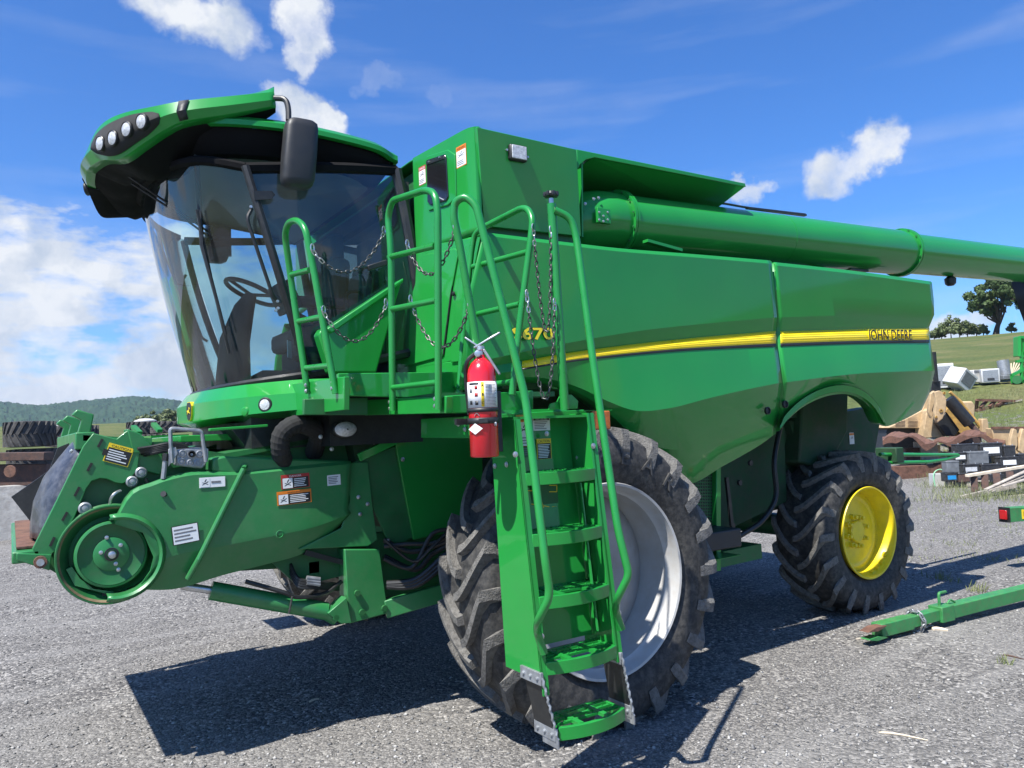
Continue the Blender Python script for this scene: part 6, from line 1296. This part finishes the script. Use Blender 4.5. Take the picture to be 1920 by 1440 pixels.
WB = thing('wash_basin', 'dark grey tub beneath the steel cylinder', 'tub', D(1885, 714, 29.4)); MB().box(D(1885, 708, 29.4), (.20, .2, .09), (rd, fd, V((0, 0, 1)))).build('tub', 'battery_grey', WB, bevel=.03)
FN = thing('rake_bundle', 'fan of pale slats standing beside the cylinder tank', 'slats', D(1905, 700, 29.9))
for k in range(7): MB().beam(D(1895+k, 702, 29.9), D(1890+6*k, 678+abs(k-3)*1.5, 30.0), .04, .02).build('slat', 'wood_new', FN)
GM = thing('green_implement', 'green farm implement frame at the right edge on the bank', 'implement', D(1915, 715, 29))
for (a_, b_) in (((1912, 632), (1930, 634)), ((1913, 632), (1913, 668)), ((1913, 668), (1935, 668)), ((1905, 678), (1940, 672)), ((1896, 704), (1925, 690)), ((1898, 716), (1930, 706)), ((1898, 704), (1900, 718)), ((1916, 660), (1916, 722)), ((1934, 660), (1934, 722))): MB().beam(D(*a_, 29), D(*b_, 29), .12, .10).build('frame_bar', 'green', GM)
MB().prism([D(u, v, 29) for u, v in ((1912, 630), (1940, 630), (1940, 668), (1912, 668))], fd*.4).build('gear_cover', 'green', GM, bevel=.03)
MB().tube([D(1907, 712, 28.8), D(1907, 713, 29.2)], .16, 16).build('wheel', 'green_dull', GM)
for (u0, v0, u1, v1, m_, lab) in ((1838, 726, 1862, 729, 'wood_new', 'pale stick on the weeds just below the blue grey machine'), (1790, 735, 1815, 731, 'rustdark', 'dark bar under the tipped washing machine'), (1878, 733, 1915, 728, 'wood', 'grey board below the dark tub'), (1850, 743, 1880, 741, 'galv', 'thin grey pipe just above the rust red frame'), (1868, 783, 1893, 779, 'wood', 'grey stick on the bank above the dozer blade'), (1895, 770, 1918, 774, 'rust', 'short rusty bar at the right edge below the rust red frame')):
    a, b = D(u0, v0, 26), D(u1, v1, 26); a.z = terr(a.x, a.y)+.04; b.z = terr(b.x, b.y)+.06
    tag(MB().beam(a, b, .07, .04).build('scrap_bar', m_), lab, 'scrap', 'loose scrap bars on the bank')
# ---- trees and bushes along the crest
def onhill(u, r):
    d = sight(u, 640); d.z = 0; d.normalize(); p = V((CAM.x+d.x*r, CAM.y+d.y*r, 0)); p.z = terr(p.x, p.y)-.1; return p
CR = [(-.42, 0, .42, .15), (-.22, .1, .62, .19), (.02, -.1, .74, .20), (.22, .05, .78, .16), (.36, -.05, .58, .16), (-.05, .1, .50, .17), (.18, .1, .45, .13), (-.38, -.1, .60, .13), (.42, .1, .40, .12), (-.3, 0, .34, .10)]
tree('oak_tree', 'spreading oak tree alone on the grassy crest, left of the two', onhill(1868, 114), 8.2, CR, 5, n=12000, size=.2, group='oaks on the crest', lean=1.5, trunk_r=.3)
tree('oak_tree', 'oak tree at the right edge behind the auger spout', onhill(1932, 112), 10.5, [(a*.8, b, c, d) for a, b, c, d in CR], 9, n=9000, size=.17, group='oaks on the crest')
for k, (u, r, h) in enumerate(((1752, 112, 1.6), (1766, 113, 1.9), (1784, 113, 3.3), (1800, 112, 2.6), (1815, 113, 2.2), (1832, 114, 1.7), (1845, 114, 1.5), (1898, 114, 1.3))):
    lab = ['low bush just behind the rear panel', 'second low bush from the rear panel', 'tallest bush of the crest hedge', 'round bush right of the tallest one', 'bush in the middle of the crest hedge', 'small bush left of the oak trunk', 'small bush at the foot of the oak', 'tiny bush between the two oaks'][k]
    tree('crest_bush', lab, onhill(u, r), h, [(-.35, 0, .45, .3), (.3, .1, .5, .32), (0, -.1, .68, .3), (.5, 0, .35, .25), (-.55, 0, .3, .22)], 20+k, 'leaf_bush', 1600, .13, 'bushes along the crest', .06, 'bush')
p = onhill(300, 150); d = sight(300, 780); 
for k, (u, r, h, wd) in enumerate(((283, 150, 5.0, 1), (305, 152, 6.0, 1), (328, 150, 5.2, 1))):
    d = sight(u, 800); d.z = 0; d.normalize(); b_ = V((CAM.x+d.x*r, CAM.y+d.y*r, 0)); b_.z = terr(b_.x, b_.y)-.2
    tree('field_bush', ['pale green bush left of three in the far field', 'middle and tallest of three pale bushes in the far field', 'pale green bush nearest the cab nose in the far field'][k], b_, h*.62, [(-.5, 0, .35, .35), (.4, .1, .4, .38), (0, -.1, .6, .36), (.7, 0, .3, .25), (-.75, 0, .25, .22)], 40+k, 'leaf_bush', 1600, .26, 'bushes in the far field', .1, 'bush')
# ---- stacked tractor tyres, steel beam and concrete at the left
tyre_tpl = None
def flat_tyre(u0, u1, v0, v1, dep, label, rim=False, tilt=0):
    c0 = D((u0+u1)/2, (v0+v1)/2, dep); dia = (D(u1, v0, dep)-D(u0, v0, dep)).length; h_ = (D(u0, v1, dep)-D(u0, v0, dep)).length*.96
    Rt = dia/2; o = thing('tractor_tyre', label, 'tyre', (c0.x, c0.y, c0.z-h_/2), 'tractor tyres stacked behind the header'); Rb = Rt*.94
    hw = h_/2; prof = [(Rt*.55, -hw*.8), (Rt*.7, -hw), (Rt*.9, -hw*.95), (Rb, -hw*.7), (Rb, hw*.7), (Rt*.9, hw*.95), (Rt*.7, hw), (Rt*.55, hw*.8)]
    MB().lathe(prof, c0, V((tilt, 0, 1)), 40, cap=False).build('carcass', 'rubber_old', o, smooth=40) ; lg = MB(); nl = 20
    for side in (-1, 1):
        for k in range(nl):
            th0 = 2*math.pi*(k+(.5 if side > 0 else 0))/nl; vs = []
            for i in range(4):
                q_ = i/3; z_ = side*(-.03+q_*.98)*hw; th = th0+.28*q_; wd = .055+.02*q_
                for r_, da in ((Rb*.97, -wd), (Rt, -wd*.7), (Rt, wd*.7), (Rb*.97, wd)): vs.append(c0+V((math.cos(th+da)*r_, math.sin(th+da)*r_, z_)))
            f_ = [(i*4+a_, i*4+a_+1, i*4+5+a_, i*4+4+a_) for i in range(3) for a_ in range(3)]+[(0, 1, 2, 3), (15, 14, 13, 12)]; lg.add(vs, f_)
    lg.build('tread', 'rubber_old', o, smooth=0)
    if rim: MB().lathe([(Rt*.62, hw*.75), (Rt*.6, hw*1.15), (Rt*.3, hw*1.45), (0, hw*1.5)], c0, (0, 0, 1), 24).build('rim_dome', 'offwhite', o)
    return o
flat_tyre(13, 99, 789, 839, 17.6, 'big black tractor tyre on top of the left pile')
flat_tyre(20, 112, 840, 880, 17.8, 'tyre under the big left one, mostly hidden by the beam')
flat_tyre(92, 180, 797, 838, 19.5, 'tractor tyre right of the big one with a white dome on top', True)
flat_tyre(98, 186, 838, 876, 19.6, 'lower tyre beneath the white dome')
flat_tyre(240, 305, 790, 815, 27, 'upper tyre of the far pile beside the latch hooks', True)
flat_tyre(285, 358, 790, 812, 25.5, 'upper tyre of the far pile touching the cab nose')
flat_tyre(250, 320, 814, 838, 26.5, 'middle tyre of the far pile')
flat_tyre(300, 372, 820, 846, 25, 'lowest tyre of the far pile left of the coupler')
flat_tyre(455, 500, 825, 855, 55, 'dark tyre seen under the cab nose')
flat_tyre(18, 112, 881, 930, 17.8, 'third tyre down in the left pile, behind the steel beam')
flat_tyre(18, 112, 931, 979, 17.8, 'bottom tyre of the left pile, behind the concrete block')
flat_tyre(96, 186, 877, 920, 19.6, 'third tyre down under the white dome')
flat_tyre(96, 186, 921, 963, 19.6, 'bottom tyre under the white dome')
for k in range(3):
    flat_tyre(248, 322, 839+30*k, 868+30*k, 26.5, ['fourth', 'fifth', 'bottom'][k]+' tyre of the far pile beside the latch hooks, behind the front plate')
    flat_tyre(300, 374, 847+30*k, 876+30*k, 25, ['fourth', 'fifth', 'bottom'][k]+' tyre of the far pile behind the coupler')
SB = thing('steel_beam', 'dark rusty steel channel beam lying on concrete blocks', 'steel beam', D(30, 915, 15))
MB().beam(D(-120, 858, 15), D(92, 855, 15.4), .5, .16).build('top_flange', 'rustdark', SB, bevel=.01)
MB().beam(D(-120, 893, 15.05), D(92, 889, 15.45), .3, .42).build('web', 'rustdark', SB, bevel=.01)
MB().disc(D(20, 884, 14.85), -fd, .12, .03).build('boss', 'rust', SB)
for k, (u0, u1) in enumerate(((-100, -18), (-14, 84))):
    a_, b_ = D(u0, 972, 15), D(u1, 968, 15.3); z1_ = D(u0, 912, 15).z
    o = MB().prism([V((a_.x, a_.y, -.05)), V((b_.x, b_.y, -.05)), V((b_.x, b_.y, z1_)), V((a_.x, a_.y, z1_))], fd*.6).build('concrete_block', 'concrete', None, bevel=.02)
    tag(o, ['concrete block at the far left under the beam', 'pale concrete block under the right end of the steel beam'][k], 'concrete block', 'concrete blocks under the beam')
# ---- weeds, sticks
def weeds(spots, seed):
    r = random.Random(seed); b = MB()
    for (p, n_, h_, w_) in spots:
        for k in range(n_):
            q_ = p+V((r.gauss(0, w_), r.gauss(0, w_), 0)); d_ = V((r.gauss(0, .35), r.gauss(0, .35), 1)).normalized()*h_*r.uniform(.5, 1.1); s = V((r.uniform(-1, 1), r.uniform(-1, 1), 0)).normalized()*.004
            b.add([q_-s, q_+s, q_+d_*.6+s*.8, q_+d_, q_+d_*.6-s*.8], [(0, 1, 2, 3, 4)])
    return b
sp = [(Z(1760, 1085, 0), 40, .10, .05), (Z(1783, 1092, 0), 25, .07, .05), (Z(1838, 1110, 0), 30, .11, .05), (Z(1862, 1050, 0), 20, .06, .08), (Z(1880, 1245, 0), 12, .09, .02)]
for k in range(60): sp.append((Z(rnd.uniform(1700, 1920), rnd.uniform(935, 1060), 0), 8, .05, .12))
for k in range(70): sp.append((Z(rnd.uniform(1700, 1920), rnd.uniform(893, 975), 0), 7, .06, .15))
for k in range(500):
    u, v = rnd.uniform(1740, 1930), rnd.uniform(0, 1); d = sight(u, 740); d.z = 0; d.normalize(); r_ = 17+v*16; p = CAM+d*r_; p.z = terr(p.x, p.y); sp.append((p, 14, .22, .25))
wo = weeds(sp, 4).build('weeds', 'leaf_weed', None, smooth=0, fix=False, kind='stuff'); wo['label'] = 'scattered weeds and dry grass tufts on the gravel edge'; wo['category'] = 'weeds'
tw = [(Z(1648, 1373, .004), Z(1740, 1388, .004), 'pale thin twig lying on the gravel at the lower right', 'wood_new', .006), (Z(1748, 1180, .006), Z(1778, 1182, .006), 'pale bark chip under the tow pole', 'wood_new', .02), (Z(1605, 1199, .004), Z(1640, 1199, .004), 'bark chip under the tow pole jaw', 'wood', .012), (Z(1880, 1228, .004), Z(1920, 1236, .004), 'dark twig at the right edge on the gravel', 'rustdark', .007), (Z(580, 1316, .004), Z(598, 1310, .004), 'short pale chip lying in the machine shadow', 'wood_new', .008)]
for a_, b_, lab, m_, r_ in tw: tag(MB().tube(spline([a_, a_.lerp(b_, .4)+V((.01, .012, .002)), b_], 8), [r_*.5, r_, r_, r_, r_*.9, r_*.8, r_*.6, r_*.4], 6).build('twig', m_), lab, 'twig', 'twigs and chips on the gravel')

# ================================================================== valley air
hz = bpy.data.materials.new('haze'); hz.use_nodes = True; hz.node_tree.nodes.clear()
_o = hz.node_tree.nodes.new('ShaderNodeOutputMaterial'); _v = hz.node_tree.nodes.new('ShaderNodeVolumePrincipled')
_v.inputs['Color'].default_value = (.72, .84, 1, 1); _v.inputs['Density'].default_value = .00015; _v.inputs['Anisotropy'].default_value = .2
hz.node_tree.links.new(_v.outputs[0], _o.inputs['Volume']); MATS['haze'] = hz
ho = MB().bb((-2700, -2700, -80), (2700, 2700, 190)).build('haze', 'haze', None, smooth=0, kind='stuff')
ho['label'] = 'thin bluish air over the valley and the far ridge'; ho['category'] = 'haze'
